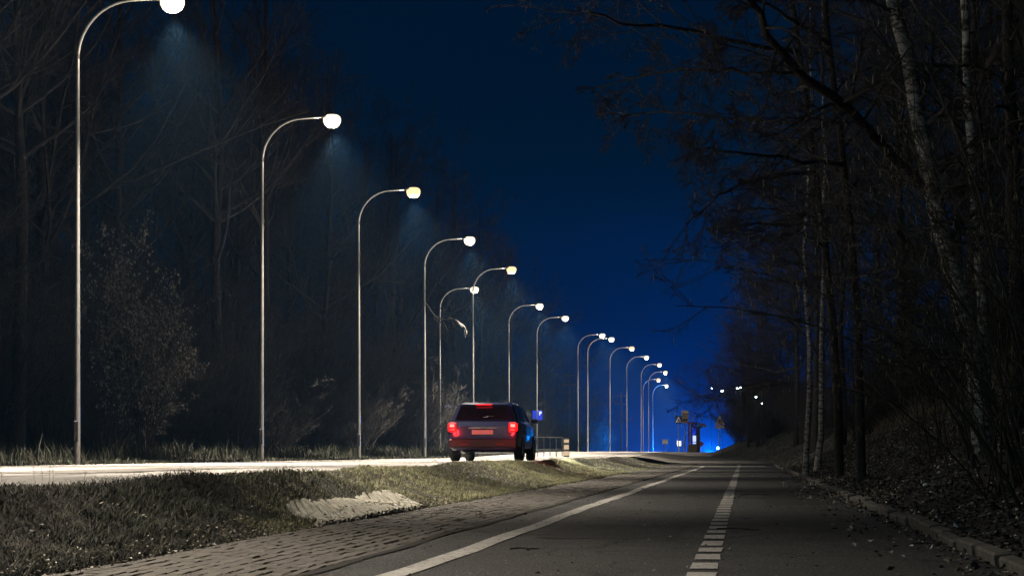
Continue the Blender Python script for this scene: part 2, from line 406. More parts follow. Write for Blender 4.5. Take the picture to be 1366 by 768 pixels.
# pavers laid in courses that run with the path
V = []; Fq = []
course = .105; L = .21; c = 0
xx = -3.40
rr = np.random.RandomState(11)
while xx < -2.2:
    yy = 5.0 + (c % 2) * L / 2 + rr.uniform(-.03, .03)
    while yy < 94:
        LL = L if yy < 45 else L * 2
        g = .0035
        x0, x1, y0, y1 = xx + g, min(xx + course, -2.17) - g, yy + g, yy + LL - g
        zb = float(hb(yy)) - .05; zt = float(hb(yy)) + rr.uniform(-.002, .004) + .008 * math.sin(yy * .8 + xx * 3) * .5
        tx, ty = rr.uniform(-.003, .003, 2); n = len(V); ch = .006
        V += [(x0, y0, zb), (x1, y0, zb), (x1, y1, zb), (x0, y1, zb),
              (x0, y0, zt - ch), (x1, y0, zt - ch), (x1, y1, zt - ch), (x0, y1, zt - ch),
              (x0 + ch, y0 + ch, zt - tx - ty), (x1 - ch, y0 + ch, zt + tx - ty), (x1 - ch, y1 - ch, zt + tx + ty), (x0 + ch, y1 - ch, zt - tx + ty)]
        for r_ in (0, 4):
            for k in range(4): Fq.append((n + r_ + k, n + r_ + (k + 1) % 4, n + r_ + 4 + (k + 1) % 4, n + r_ + 4 + k))
        Fq.append((n + 8, n + 9, n + 10, n + 11))
        yy += LL
    xx += course; c += 1
prop(mk('paver_walk', V, Fq, M['paver']), kind='structure')
strip('paver_bed', -3.42, -2.14, 4, 94, lambda X, Y: hb(Y) + 0 * X, M['joint'], -.011, 2, 1)

# kerb on the right: 1 m concrete stones, slightly heaved, leaning into the path
kb = MB(); y = 4.0; i = 0
while y < 92:
    z = float(hb(y)); dx = .018 * math.sin(y * .9) + random.uniform(-.012, .012); dz = .012 * math.sin(y * 1.7) + random.uniform(-.012, .012)
    Mx = Matrix.Translation((1.37 + dx, y + .5, z)) @ Matrix.Rotation(random.uniform(-.02, .02), 4, 'Z') @ Matrix.Rotation(-.14 + random.uniform(-.05, .05), 4, 'Y') @ Matrix.Rotation(random.uniform(-.012, .012), 4, 'X')
    kb.box(-.045, .045, -.49, .49, -.12, .075 + dz, .012, Mx)
    y += 1.0
prop(kb.build('kerb', M['kerb']), kind='structure')

# ------------------------------------------------------------------ street lamps
def tail_tube(): pass
def lamp_proto(lit=True):
    root = empty('street_lamp', (0, 0, 0))
    post = MB(); hs = [0, .02, 1.15, 1.2, 4, 7.95]
    post.tube([(0, 0, -.3), (0, 0, .5), (0, 0, 2), (0, 0, 3.5), (0, 0, 5), (0, 0, 6.5), (0, 0, 7.9)], [.060, .058, .053, .048, .044, .040, .036], 14, False)
    p = post.build('post', M['steel'], root, True)
    d = MB(); d.box(-.040, .040, -.080, -.056, .45, .85, .006); d.build('access_door', M['dsteel'], p)
    arm = MB(); pts = []
    for q in range(15):
        t = q / 14 * math.pi / 2
        pts.append((1.12 * (1 - math.cos(t)), 0, 7.9 + 1.12 * math.sin(t)))
    pts += [(1.35, 0, 9.035), (1.62, 0, 9.05)]
    arm.tube(pts, [.036 - .012 * q / 16 for q in range(17)], 10); arm.build('arm', M['steel'], root, True)
    h = MB()
    prof = [(-.36, .0), (-.30, .045), (-.12, .075), (.08, .080), (.20, .05), (.25, .0)]
    # housing: half shell, wide in the middle
    nV = []; nF = []; K = 9
    for u, top in prof:
        wd = .05 + .12 * math.sin(math.pi * min(1, max(0, (u + .36) / .70))) 
        for k in range(K):
            a2 = math.pi * k / (K - 1); nV.append((1.86 + u, wd * math.cos(a2), 9.03 + top * math.sin(a2)))
    for j in range(len(prof) - 1):
        for k in range(K - 1): nF.append((j * K + k, j * K + k + 1, (j + 1) * K + k + 1, (j + 1) * K + k))
    for j in range(len(prof) - 1): nF.append((j * K, (j + 1) * K, (j + 1) * K + K - 1, j * K + K - 1))
    h.add(nV, nF); hd = h.build('housing', M['housing'], root, True)
    b = MB(); b.lathe([(.02, -.275), (.10, -.262), (.17, -.21), (.21, -.13), (.215, -.05), (.19, .02), (.13, .06)], 22, (1.90, 0, 9.04), 1.12, 1.0)
    b.build('lamp_bowl', M['bowl'], root, True)
    return root
index_kids()
proto = lamp_proto()
ls = bpy.data.lights.new('lamp_light', 'SPOT'); ls.energy = LAMP_POWER; ls.color = (1.0, .87, .70)
ls.spot_size = math.radians(98); ls.spot_blend = .72; ls.shadow_soft_size = .13
lo = bpy.data.objects.new('lamp_light', ls); C.objects.link(lo); lo.parent = proto; lo.location = (1.92, 0, 8.74); lo.rotation_euler = (0, math.radians(-9), 0)
lg = bpy.data.lights.new('lamp_halo', 'POINT'); lg.energy = 420; lg.color = (1.0, .86, .68); lg.shadow_soft_size = .12
lgo = bpy.data.objects.new('lamp_halo', lg); C.objects.link(lgo); lgo.parent = proto; lgo.location = (1.92, 0, 8.60)
index_kids()
# post x, lamp height (pixels above the level line), depth in metres  -> measured from the photograph
D_ = [(103, 40.2), (349, 55.0), (479, 70.0), (567, 85.5), (631.5, 100), (587, 112), (679, 126), (716, 137.5), (771, 159), (784, 164), (813.5, 179), (836, 197), (855, 214), (865, 232), (858, 252), (871, 280)]
lampdesc = ['tall curved street lamp nearest the camera, at the far left', 'curved street lamp second from the left, beyond the leafy shrub',
            'curved street lamp third from the left', 'curved street lamp fourth from the left, rising beside the bare branches', 'curved street lamp rising directly behind the left half of the car',
            'set back street lamp with bare branches caught across its post', 'street lamp just left of the post with blue signs', 'street lamp with two small blue signs on its post',
            'street lamp whose pole is the first right of the striped marker', 'bright street lamp close beside its dimmer twin in the mid distance', 'far street lamp next after the close pair',
            'far street lamp fifth from the end of the row', 'very bright far street lamp above the haze', 'far street lamp third from the end, just below the brightest one', 'small far street lamp second from the end of the row', 'smallest farthest street lamp at the end of the row']
lamps = []
def place_lamp(i, base, label, scale=1.0, rz=0.0):
    o = proto if i == 0 else copy_tree(proto)
    o.location = base; o.rotation_euler = (math.radians(random.uniform(-.3, .3)), math.radians(random.uniform(-.25, .25)), rz); o.scale = (1, 1, scale)
    prop(o, label, 'street lamp', 'street lamps along the road'); lamps.append(o); return o
for i, (px, D) in enumerate(D_):
    p = pix(px, 603.5, D); z = float(height(p.x, p.y))
    top = pix(px, 0, D)
    place_lamp(i, (p.x, p.y, z), lampdesc[i])
index_kids()
# two more of the row beside and behind the camera, out of the frame to the left
for q, yy in enumerate((24.5, 9.5)):
    place_lamp(1, (-12.9, yy, float(height(-12.9, yy))), ['street lamp just outside the left edge of the view', 'street lamp level with the camera, left of the view'][q])
for k, (i, f) in enumerate(((0, -.2),)): pass
# lens height so each lamp head reaches its height in the photograph
LY = [8, 163, 258, 322, 361, 387, 409, 425, 448, 453, 465, 477, 487, 497, 507, 515]
for i, (px, D) in enumerate(D_):
    o = lamps[i]; zt = pix(px, LY[i], D).z
    s = (zt - o.location.z) / 8.95
    o.scale = (1, 1, s)
for i, o in enumerate(lamps):
    warm = i in (1, 3, 5, 7, 8, 11, 13)
    for ch in KIDS.get(o.name, []):
        if ch.name.startswith('lamp_bowl'):
            ch.material_slots[0].link = 'OBJECT'; ch.material_slots[0].material = M['bowl_warm'] if not warm and i % 3 else M['bowl']

# ------------------------------------------------------------------ vegetation generators
def unit(A): return A / (np.linalg.norm(A, axis=-1, keepdims=True) + 1e-9)
def grow(rg, P, R, nch, ratio, ang, n2, up=0.0, jit=.25, t0=.2, rmin=.004, rratio=.55, taper=.35, droop=0.0):
    B, n, _ = P.shape
    par = np.repeat(np.arange(B), nch)
    t = t0 + (1 - t0) * rg.rand(len(par)) ** .9
    f = t * (n - 1); i0 = np.minimum(f.astype(int), n - 2); fr = (f - i0)[:, None]
    st = P[par, i0] * (1 - fr) + P[par, i0 + 1] * fr
    tan = unit(P[par, i0 + 1] - P[par, i0])
    rp = R[par, i0] * (1 - fr[:, 0]) + R[par, i0 + 1] * fr[:, 0]
    plen = np.linalg.norm(np.diff(P, axis=1), axis=2).sum(1)[par]
    rnd = rg.normal(size=(len(par), 3)); perp = unit(rnd - (rnd * tan).sum(1, keepdims=True) * tan)
    a = np.radians(ang * (1 + .35 * rg.normal(size=len(par))))[:, None]
    d = unit(np.cos(a) * tan + np.sin(a) * perp)
    ln = plen * ratio * (1 - .55 * t) * (.7 + .6 * rg.rand(len(par)))
    step = (ln / (n2 - 1))[:, None]
    Q = np.empty((len(par), n2, 3)); Q[:, 0] = st
    for k in range(1, n2):
        d = unit(d + jit * rg.normal(size=d.shape) * .6 + np.array([0, 0, up - droop * k / n2]))
        Q[:, k] = Q[:, k - 1] + d * step
    r0 = np.maximum(rp * rratio, rmin)
    RR = r0[:, None] * (1 - (1 - taper) * np.linspace(0, 1, n2)[None])
    RR = np.maximum(RR, rmin * .6)
    return Q, RR

def merge_tubes(lst):
    Vs = []; Qs = []; n = 0
    for P, R, k in lst:
        V, Q = tubes(P, R, k); Vs.append(V); Qs.append(Q + n); n += len(V)
    return np.concatenate(Vs), np.concatenate(Qs)

def trunk_line(rg, H, r0, n=12, lean=(0, 0), wob=.03):
    z = np.linspace(-.3, H, n); P = np.zeros((1, n, 3)); P[0, :, 2] = z
    w = np.cumsum(rg.normal(size=(n, 2)) * wob * H / n * 1.5, axis=0); P[0, :, :2] = w + np.outer(z / H, lean)
    R = (r0 * (1 - .85 * (np.linspace(0, 1, n)) ** .9))[None]; R[0, 0] *= 1.35
    return P, R

def bare_tree(seed, H, r0, counts=(20, 9, 8, 4), spread=.42, up=.10, t0=.25, lean=(0, 0), trunk_mat='bark', twig_mat='twig', ang=58, droop=0.0, rmin=.004):
    rg = np.random.RandomState(seed)
    P0, R0 = trunk_line(rg, H, r0, lean=lean)
    L1, R1 = grow(rg, P0, R0, counts[0], spread, ang, 7, up, .16, t0, rmin * 2.5, .5)
    L2, R2 = grow(rg, L1, R1, counts[1], .48, 45, 5, up, .22, .15, rmin * 1.6, .5, droop=droop)
    L3, R3 = grow(rg, L2, R2, counts[2], .50, 42, 4, up * .7, .26, .15, rmin * 1.15, .55, droop=droop)
    lst = [(L1, R1, 5), (L2, R2, 3), (L3, R3, 3)]
    if counts[3]:
        L4, R4 = grow(rg, L3, R3, counts[3], .62, 38, 3, up * .5, .3, .2, rmin, .7, droop=droop * 1.5); lst.append((L4, R4, 3))
    root = empty('bare_tree', (0, 0, 0))
    V, Q = merge_tubes([(P0, R0, 12)]); mk('trunk', V, Q, M[trunk_mat], root, True)
    V, Q = merge_tubes(lst); mk('crown', V, Q, M[twig_mat], root)
    return root

def shrub(seed, H, W, stems=26, counts=(7, 6, 4), twig_mat='twig', leaves=0, leaf_mat='dleaf', name='bare_shrub', lean=(0, 0), rmin=.0035, leafsize=.05, hang=True):
    rg = np.random.RandomState(seed); n = 8
    a = rg.rand(stems) * 6.283; e = (.15 + .85 * rg.rand(stems) ** .6) * W * .5
    P = np.zeros((stems, n, 3)); t = np.linspace(0, 1, n)
    hh = H * (.6 + .4 * rg.rand(stems)) * (1 - .35 * (e / (W * .5)) ** 2)
    for s in range(stems):
        P[s, :, 0] = (t ** 1.5) * e[s] * math.cos(a[s]) + .12 * W * .3 * math.cos(a[s]) + t * lean[0]
        P[s, :, 1] = (t ** 1.5) * e[s] * math.sin(a[s]) + .12 * W * .3 * math.sin(a[s]) + t * lean[1]
        P[s, :, 2] = -.15 + t * hh[s]
    P[:, 1:] += np.cumsum(rg.normal(size=(stems, n - 1, 3)) * .022 * H / 3, axis=1)
    R = np.outer(.010 + .014 * rg.rand(stems), 1 - .75 * t)
    L2, R2 = grow(rg, P, R, counts[0], .34, 34, 5, .10, .22, .2, rmin * 1.3, .6)
    L3, R3 = grow(rg, L2, R2, counts[1], .50, 36, 4, .06, .28, .15, rmin, .7)
    root = empty(name, (0, 0, 0))
    V, Q = merge_tubes([(P, R, 5)]); mk('stem', V, Q, M[twig_mat], root)
    lst = [(L2, R2, 3), (L3, R3, 3)]
    if counts[2]:
        L4, R4 = grow(rg, L3, R3, counts[2], .6, 36, 3, .03, .3, .2, rmin * .8, .8); lst.append((L4, R4, 3))
    V, Q = merge_tubes(lst); mk('branches', V, Q, M[twig_mat], root)
    if leaves:
        tips = L3.reshape(-1, 3); sel = tips[rg.randint(0, len(tips), leaves)] + rg.normal(size=(leaves, 3)) * .04
        V, Q = leaf_cards(rg, sel, leafsize, hang); mk('foliage', V, Q, M[leaf_mat], root)
    return root

def leaf_cards(rg, C0, size, hang=True, flat=False):
    n = len(C0)
    d = rg.normal(size=(n, 3)) * (.35 if hang else 1.0)
    if hang: d[:, 2] -= 1.0
    if flat: d[:, 2] *= .25
    d = unit(d); w = rg.normal(size=(n, 3)); w = unit(w - (w * d).sum(1, keepdims=True) * d)
    if flat:
        w[:, 2] *= .45; w = unit(w)
    nn = np.cross(d, w); s = size * (.6 + .8 * rg.rand(n))[:, None]
    A = C0; Bm = C0 + d * s; mid = C0 + d * s * .5
    l = mid + w * s * .32 + nn * s * .12; r = mid - w * s * .32 + nn * s * .12
    V = np.stack([A, l, Bm, r], axis=1).reshape(-1, 3); i = np.arange(n) * 4
    Q = np.concatenate([np.stack([i, i + 1, i + 2], 1), np.stack([i, i + 2, i + 3], 1)])
    return V, Q

# ---- prototypes, then placed copies
T = [bare_tree(1, 19, .22, (24, 9, 8, 5)), bare_tree(2, 16, .18, (22, 9, 8, 5), spread=.46), bare_tree(3, 21, .25, (26, 9, 8, 5), spread=.36, up=.16),
     bare_tree(4, 13, .14, (20, 8, 8, 5), spread=.5, t0=.15), bare_tree(5, 9, .10, (20, 8, 7, 4), spread=.55, t0=.1)]
for o in T: o.location = (-26, 42, 0)
B_ = [bare_tree(11, 17, .11, (22, 7, 7, 4), spread=.25, up=.04, t0=.3, trunk_mat='birch', droop=.25), bare_tree(12, 15, .085, (20, 7, 7, 4), spread=.25, up=.04, t0=.35, trunk_mat='birch', droop=.25)]
SH = [shrub(21, 4.2, 4.5, 34, (8, 6, 4)), shrub(22, 3.0, 4.2, 30, (8, 6, 4)), shrub(23, 5.5, 5.0, 40, (8, 6, 4))]
index_kids()
used = set()
def put(p, x, y, rz=None, sc=1.0, label='', cat='tree', group=None, scz=None, name=None):
    o = p if p.name not in used else copy_tree(p)
    if o is p: used.add(p.name)
    o.location = (x, y, float(height(x, y)) - .05)
    o.rotation_euler = (0, 0, random.uniform(0, 6.28) if rz is None else rz); o.scale = (sc, sc, sc if scz is None else scz)
    prop(o, label, cat, group)
    return o

EVL = []
left_trees = []
rg = random.Random(5)
yl = 30.0
while yl < 300:
    for row, x0 in enumerate((-21, -26, -32)):
        if (row == 2 and yl > 190) or (row == 0 and 96 < yl < 130): continue
        x = x0 + rg.uniform(-2.2, 2.2); y = yl + rg.uniform(-2.5, 2.5) + row * 2
        maxh = 21 if y < 150 else (21 - (y - 150) * .10)
        p = T[rg.choice([0, 1, 2, 2, 0])] if y < 190 else T[rg.choice([1, 3, 3])]
        base = {0: 19, 1: 16, 2: 21, 3: 13, 4: 9}[T.index(p)]
        sc = min(1.15, max(.5, maxh / base)) * rg.uniform(.88, 1.05)
        left_trees.append(put(p, x, y, sc=sc, label='tall bare tree in the dark wood behind the left row of street lamps', cat='tree', group='bare trees of the left wood'))
    yl += 6.5 if yl < 120 else 10
# shrubs at the wood edge, left
yl = 33.0; first = True
while yl < 200:
    x = -16.6 + rg.uniform(-1.0, .8); p = SH[rg.choice([0, 1, 2])]
    if not (39 < yl < 49):
        put(p, x, yl, sc=rg.uniform(.75, 1.15), label='dense bare shrub at the wood edge behind the left lamp posts', cat='shrub', group='shrubs along the left wood edge')
    yl += rg.uniform(3.2, 4.6)
for row, x0 in enumerate((-21.5, -27.5, -34)):
    yl = 28.0 + row * 3
    while yl < 290:
        put(SH[rg.choice([0, 2])], x0 + rg.uniform(-1.5, 1.5), yl, sc=rg.uniform(1.5, 2.1) * (1 if yl < 170 else .7), label='tall dark thicket shrub filling the gaps between the trunks of the left wood', cat='shrub', group='thicket shrubs inside the left wood')
        yl += 4.6 if yl < 150 else 7
# right wood
for i, (x, y, k, sc) in enumerate(((4.8, 21, 3, .9), (7.5, 26, 0, .9), (5.2, 33, 1, .95), (9, 36, 2, .9), (4.6, 43, 1, .9), (7.5, 50, 0, 1), (12, 44, 2, 1), (4.2, 57, 3, 1.05), (6.8, 64, 1, 1), (10, 60, 2, 1), (3.4, 73, 1, .8), (6.5, 79, 0, 1), (3.0, 88, 3, 1.05), (6.2, 94, 1, 1), (10, 86, 2, 1), (2.6, 104, 3, .95), (5.8, 112, 1, 1), (9, 108, 0, 1), (13, 66, 0, 1), (14, 92, 2, 1), (13, 30, 1, 1), (17, 52, 2, 1), (11, 18, 1, 1), (15, 120, 2, 1), (20, 78, 0, 1))):
    put(T[k], x, y, sc=sc, label='tall bare tree in the black wood above the right bank', cat='tree', group='bare trees of the right wood')
for i, (x, y, k, sc) in enumerate(((.3, 118, 4, .8), (1.3, 124, 4, .98), (3.0, 121, 4, 1.1), (1.4, 134, 4, 1.0), (4, 128, 3, .8), (2.5, 140, 4, 1.1), (6, 138, 3, .9), (1.2, 150, 4, 1.1), (6, 156, 3, .9), (11, 145, 1, .9))):
    put(T[k], x, y, sc=sc, label='low spreading bare tree at the end of the right wood by the triangle sign', cat='tree', group='low trees where the right wood ends')
for i in range(34):
    y = 27 + i * 3.6 + rg.uniform(-1, 1); x = float(xbank(y)) + 2.6 + rg.uniform(-.4, 2.2)
    put(SH[i % 3], x, y, sc=rg.uniform(.65, 1.0), label='bushy bare undergrowth shrub on top of the right bank', cat='shrub', group='undergrowth shrubs on the right bank')
for i, (x, y, sc) in enumerate(((.55, 121, .8), (.9, 114, .7), (.5, 131, .8), (.9, 140, .9), (2.6, 113, .9), (1.0, 150, .85), (2.6, 126, 1.1), (1.2, 158, 1))):
    put(SH[2 if i % 2 else 0], x, y, sc=sc, label='black hedge shrub beside the triangular warning sign', cat='shrub', group='hedge shrubs at the path end')
for px, D, sc in ((982, 136, .62), (990, 128, .7), (998, 141, .8), (1008, 132, .8), (986, 146, .75), (1020, 124, .8)):
    q = pix(px, 600, D); put(SH[0 if px % 4 else 2], q.x, q.y, sc=sc, label='black hedge shrub beside the triangular warning sign', cat='shrub', group='hedge shrubs at the path end')
for px, D, sc in ((990, 137, .75), (1002, 131, .9), (1016, 127, 1.0)):
    q = pix(px, 600, D); put(T[4], q.x, q.y, sc=sc, label='low spreading bare tree at the end of the right wood by the triangle sign', cat='tree', group='low trees where the right wood ends')
# birches with pale trunks on the right
p = pix(1072, 560, 50); put(B_[1], p.x, p.y, rz=.4, sc=.85, label='slim pale birch with a curved trunk, left one of the pair in the right wood', cat='birch tree')
p = pix(1090, 560, 53); put(B_[0], p.x, p.y, rz=2.0, sc=.75, label='slim pale birch with a straight trunk, right one of the pair in the wood', cat='birch tree')

# hand-shaped trees: the leaning birch with its dark limb, and the second trunk at the right edge
def shaped_tree(name, line, D, r0, r1, label, seed, trunk_mat, limbs=(), counts=(26, 8, 6, 4), ratio=.17, ang=60, droop=.15, cat='tree'):
    rg2 = np.random.RandomState(seed)
    pts = np.array([tuple(pix(x, y, D if len(l) == 0 else l[0])) for x, y, *l in line])
    base = pts[0].copy(); base[2] = min(base[2], float(height(base[0], base[1])) - .1)
    t = np.linspace(0, 1, len(pts)); tt = np.linspace(0, 1, 18)
    P = np.stack([np.interp(tt, t, pts[:, k]) for k in range(3)], axis=1)
    P[0] = base; P[1:] += rg2.normal(size=(17, 3)) * .012
    P = P - base; R = r0 + (r1 - r0) * tt
    root = empty(name, tuple(base), label=label, cat=cat)
    V, Q = merge_tubes([(P[None], R[None], 12)]); mk('trunk', V, Q, M[trunk_mat], root, True)
    src = [(P[None], R[None])]; lst = []
    for ln, ra, rb in limbs:
        q = np.array([tuple(pix(x, y, dd)) for x, y, dd in ln]) - base
        t = np.linspace(0, 1, len(q)); tt2 = np.linspace(0, 1, 14)
        LP = np.stack([np.interp(tt2, t, q[:, k]) for k in range(3)], axis=1); LP[1:] += rg2.normal(size=(13, 3)) * .02
        LR = ra + (rb - ra) * tt2
        V, Q = merge_tubes([(LP[None], LR[None], 8)]); mk('limb', V, Q, M['bark'], root, True)
        src.append((LP[None], LR[None]))
    for k, (sp, sr) in enumerate(src):
        n1 = counts[0] if k == 0 else 20
        L1, R1 = grow(rg2, sp, sr, n1, ratio if k == 0 else .30, ang, 7, .03, .2, .25, .008, .4, droop=droop)
        L2, R2 = grow(rg2, L1, R1, counts[1], .5, 42, 5, .0, .28, .15, .005, .6, droop=droop)
        L3, R3 = grow(rg2, L2, R2, counts[2], .5, 42, 4, .0, .3, .15, .0035, .7, droop=droop)
        L4, R4 = grow(rg2, L3, R3, counts[3], .6, 42, 3, .0, .3, .15, .003, .8, droop=droop)
        lst += [(L1, R1, 5), (L2, R2, 3), (L3, R3, 3), (L4, R4, 3)]
    V, Q = merge_tubes(lst); mk('crown', V, Q, M['twig'], root)
    return root
shaped_tree('leaning_birch', [(1312, 500), (1290, 430), (1268, 350), (1244, 260), (1228, 180), (1214, 90), (1195, 20), (1175, -70), (1150, -190)], 24, .125, .06,
            'large leaning birch with white patched bark and a long dark limb, right bank', 31, 'birch',
            limbs=[([(1246, 262, 24), (1190, 205, 24), (1120, 140, 23.5), (1060, 95, 23), (1030, 55, 22.7), (1000, 0, 22.3), (985, -60, 22)], .075, .03),
                   ([(1062, 98, 23), (1010, 95, 23), (950, 92, 23), (880, 98, 23.5), (790, 118, 24)], .022, .008),
                   ([(1120, 140, 23.5), (1060, 165, 24), (980, 160, 24.5), (900, 150, 25), (820, 160, 26)], .02, .007)], cat='birch tree')
shaped_tree('straight_birch', [(1316, 500), (1309, 400), (1303, 300), (1296, 200), (1291, 100), (1287, 0), (1284, -120)], 27, .075, .045,
            'straight thinner birch behind the leaning one near the right edge', 32, 'birch', counts=(22, 7, 6, 4), cat='birch tree')
shaped_tree('dark_tree', [(1362, 470), (1356, 330), (1352, 200), (1346, 80), (1340, -80)], 22, .10, .05,
            'dark rough barked tree at the extreme right edge', 33, 'bark', counts=(22, 7, 6, 4))
shaped_tree('overhanging_tree', [(1120, 560), (1112, 450), (1100, 330), (1085, 200), (1065, 60), (1040, -80), (1010, -220)], 38, .085, .04,
            'dark tree whose fine branches overhang the path towards the open sky', 34, 'bark',
            limbs=[([(1090, 230, 38), (1020, 235, 37), (960, 260, 36), (915, 300, 35)], .04, .01), ([(1066, 70, 38), (1000, 60, 36), (920, 40, 34), (830, 30, 32), (770, 10, 31)], .05, .012),
                   ([(1100, 330, 38), (1050, 300, 37), (1000, 300, 36), (960, 330, 35)], .03, .008)], counts=(26, 8, 6, 4))
shaped_tree('overhanging_tree', [(1150, 560), (1142, 400), (1128, 240), (1105, 60), (1090, -100)], 32, .07, .04,
            'dark tree between the birch pair and the leaning birch', 35, 'bark',
            limbs=[([(1126, 220, 32), (1060, 215, 31), (1000, 205, 30), (930, 200, 29)], .04, .01), ([(1105, 60, 32), (1030, 10, 31), (930, -30, 30)], .04, .01)], counts=(26, 8, 6, 4))

# hazel with catkins, many stems fanning up and left from the top of the bank
def hazel(px, D, H, lean, label, seed, stems=30, catk=140):
    rg2 = np.random.RandomState(seed); n = 10
    b0 = pix(px, 600, D); bx, by = b0.x, b0.y; bz = float(height(bx, by)) - .1
    root = empty('hazel_shrub', (bx, by, bz), label=label, cat='shrub')
    t = np.linspace(0, 1, n); P = np.zeros((stems, n, 3))
    for s in range(stems):
        a = rg2.normal() * .38 + lean; l = H * (.6 + .5 * rg2.rand()); yy = rg2.normal() * .25
        P[s, :, 0] = rg2.normal() * .12 + np.sin(a * (.35 + .75 * t)) * l * t; P[s, :, 1] = rg2.normal() * .12 + yy * l * t
        P[s, :, 2] = np.cos(a * (.35 + .75 * t)) * l * t
    P[:, 1:] += np.cumsum(rg2.normal(size=(stems, n - 1, 3)) * .02, axis=1)
    R = np.outer(.006 + .008 * rg2.rand(stems), 1 - .75 * t)
    V, Q = merge_tubes([(P, R, 6)]); mk('stem', V, Q, M['twigl'], root)
    L2, R2 = grow(rg2, P, R, 8, .26, 38, 6, .0, .22, .25, .004, .5, droop=.1)
    L3, R3 = grow(rg2, L2, R2, 5, .5, 40, 4, .0, .28, .2, .003, .6)
    L4, R4 = grow(rg2, L3, R3, 3, .6, 40, 3, .0, .28, .2, .0025, .8)
    V, Q = merge_tubes([(L2, R2, 4), (L3, R3, 3), (L4, R4, 3)]); mk('branches', V, Q, M['twigl'], root)
    tips = L3[:, -1]; sel = tips[rg2.randint(0, len(tips), catk)]
    CP = np.stack([sel, sel + np.array([0, 0, -.035]) + rg2.normal(size=sel.shape) * .004, sel + np.array([0, 0, -.06]) + rg2.normal(size=sel.shape) * .008], axis=1)
    V, Q = merge_tubes([(CP, np.broadcast_to(np.array([.002, .0035, .0015]), (catk, 3)), 4)]); mk('foliage', V, Q, M['catkin'], root)
    return root
hazel(1356, 17, 3.6, -.42, 'many stemmed hazel with hanging catkins fanning left from the right edge', 41, 22)
hazel(1310, 21, 3.6, -.35, 'hazel with dangling catkins in front of the leaning birch', 42, 12)
hazel(1250, 27, 3.6, -.4, 'hazel with catkins low beside the grassy mound on the right bank', 43, 14)
hazel(1385, 15, 4.0, -.3, 'hazel stems rising steeply at the very right edge', 44, 18)

# leafy shrub on the left, behind the first lamp post
p = pix(193, 600, 51)
lf = shrub(51, 5.6, 3.0, 40, (8, 7, 3), 'twig', leaves=7500, name='leafy_shrub', leafsize=.075, lean=(-.1, 0))
lf.location = (p.x, p.y, float(height(p.x, p.y))); lf.scale = (1.05, 1.05, 1.05); prop(lf, 'tall pointed shrub still holding dry hanging leaves, behind the nearest lamp post', 'shrub')
p = pix(400, 600, 78); s2 = shrub(52, 4.2, 5.2, 44, (8, 7, 4), 'twig'); s2.location = (p.x, p.y, float(height(p.x, p.y))); prop(s2, 'pale twiggy shrub right of the second lamp post', 'shrub')
p = pix(505, 600, 96); s2 = shrub(53, 4.4, 7.5, 44, (8, 7, 4), 'twig'); s2.location = (p.x, p.y, float(height(p.x, p.y))); prop(s2, 'wide pale bush with sprawling branches between third and fourth lamp posts', 'shrub')
# bare tree whose branch reaches into the light of the set back lamp
p = pix(574, 600, 114)
tb = bare_tree(61, 5.4, .06, (12, 6, 5, 3), spread=.3, twig_mat='twigl', up=-.02, droop=.2, lean=(.3, 0)); tb.location = (p.x, p.y, float(height(p.x, p.y)))
prop(tb, 'small bare tree with a branch lit orange beside the set back lamp', 'tree')
tb.name = 'lit_branch_tree'
# branch lit orange: belongs to that tree
inv = Vector(tb.location)
brl = [(568, 405), (578, 420), (590, 427), (603, 424), (612, 430), (620, 436), (623, 444)]
q = np.array([tuple(pix(x, y, 111.0) - inv) for x, y in brl]); tt = np.linspace(0, 1, 12); t = np.linspace(0, 1, len(q))
LP = np.stack([np.interp(tt, t, q[:, k]) for k in range(3)], axis=1)[None]; LR = np.linspace(.06, .02, 12)[None]
g1, h1 = grow(np.random.RandomState(3), LP, LR, 14, .28, 40, 5, .0, .25, .1, .012, .6, droop=.15)
V, Q = merge_tubes([(LP, LR, 5), (g1, h1, 4)]); mk('branch', V, Q, M['twigl'], tb)

# ------------------------------------------------------------------ grass, reeds, litter
def blades(name, XY, hmin, hmax, w, mt, lean=.5, seed=0, kind='stuff', label=None, cat=None, sink=.01):
    rg2 = np.random.RandomState(seed); n = len(XY)
    X, Y = XY[:, 0], XY[:, 1]; Z = height(X, Y) - sink
    dist = np.sqrt(X ** 2 + Y ** 2)
    h = (hmin + (hmax - hmin) * rg2.rand(n) ** 1.8) * (1 + .35 * np.clip(bumps(X, Y, 2.2), -1, 1)); a = rg2.rand(n) * 6.283; b = rg2.rand(n) * 6.283
    ww = w * (.6 + .8 * rg2.rand(n)) * np.clip(dist / 22, 1, 3)
    ln = lean * h * rg2.rand(n) ** .7
    base = np.stack([X, Y, Z], 1); sd = np.stack([np.cos(a), np.sin(a), 0 * a], 1) * ww[:, None] * .5
    ld = np.stack([np.cos(b) * ln, np.sin(b) * ln, h], 1)
    mid = base + ld * np.array([.35, .35, .6]); tip = base + ld * np.array([1.15, 1.15, 1])
    V = np.stack([base - sd, base + sd, mid + sd * .75, mid - sd * .75, tip], 1).reshape(-1, 3); i = np.arange(n) * 5
    Fl = np.stack([i, i + 1, i + 2, i + 3], 1).tolist() + np.stack([i + 3, i + 2, i + 4], 1).tolist()
    o = mk(name, V, Fl, mt); prop(o, label, cat, kind=kind); return o

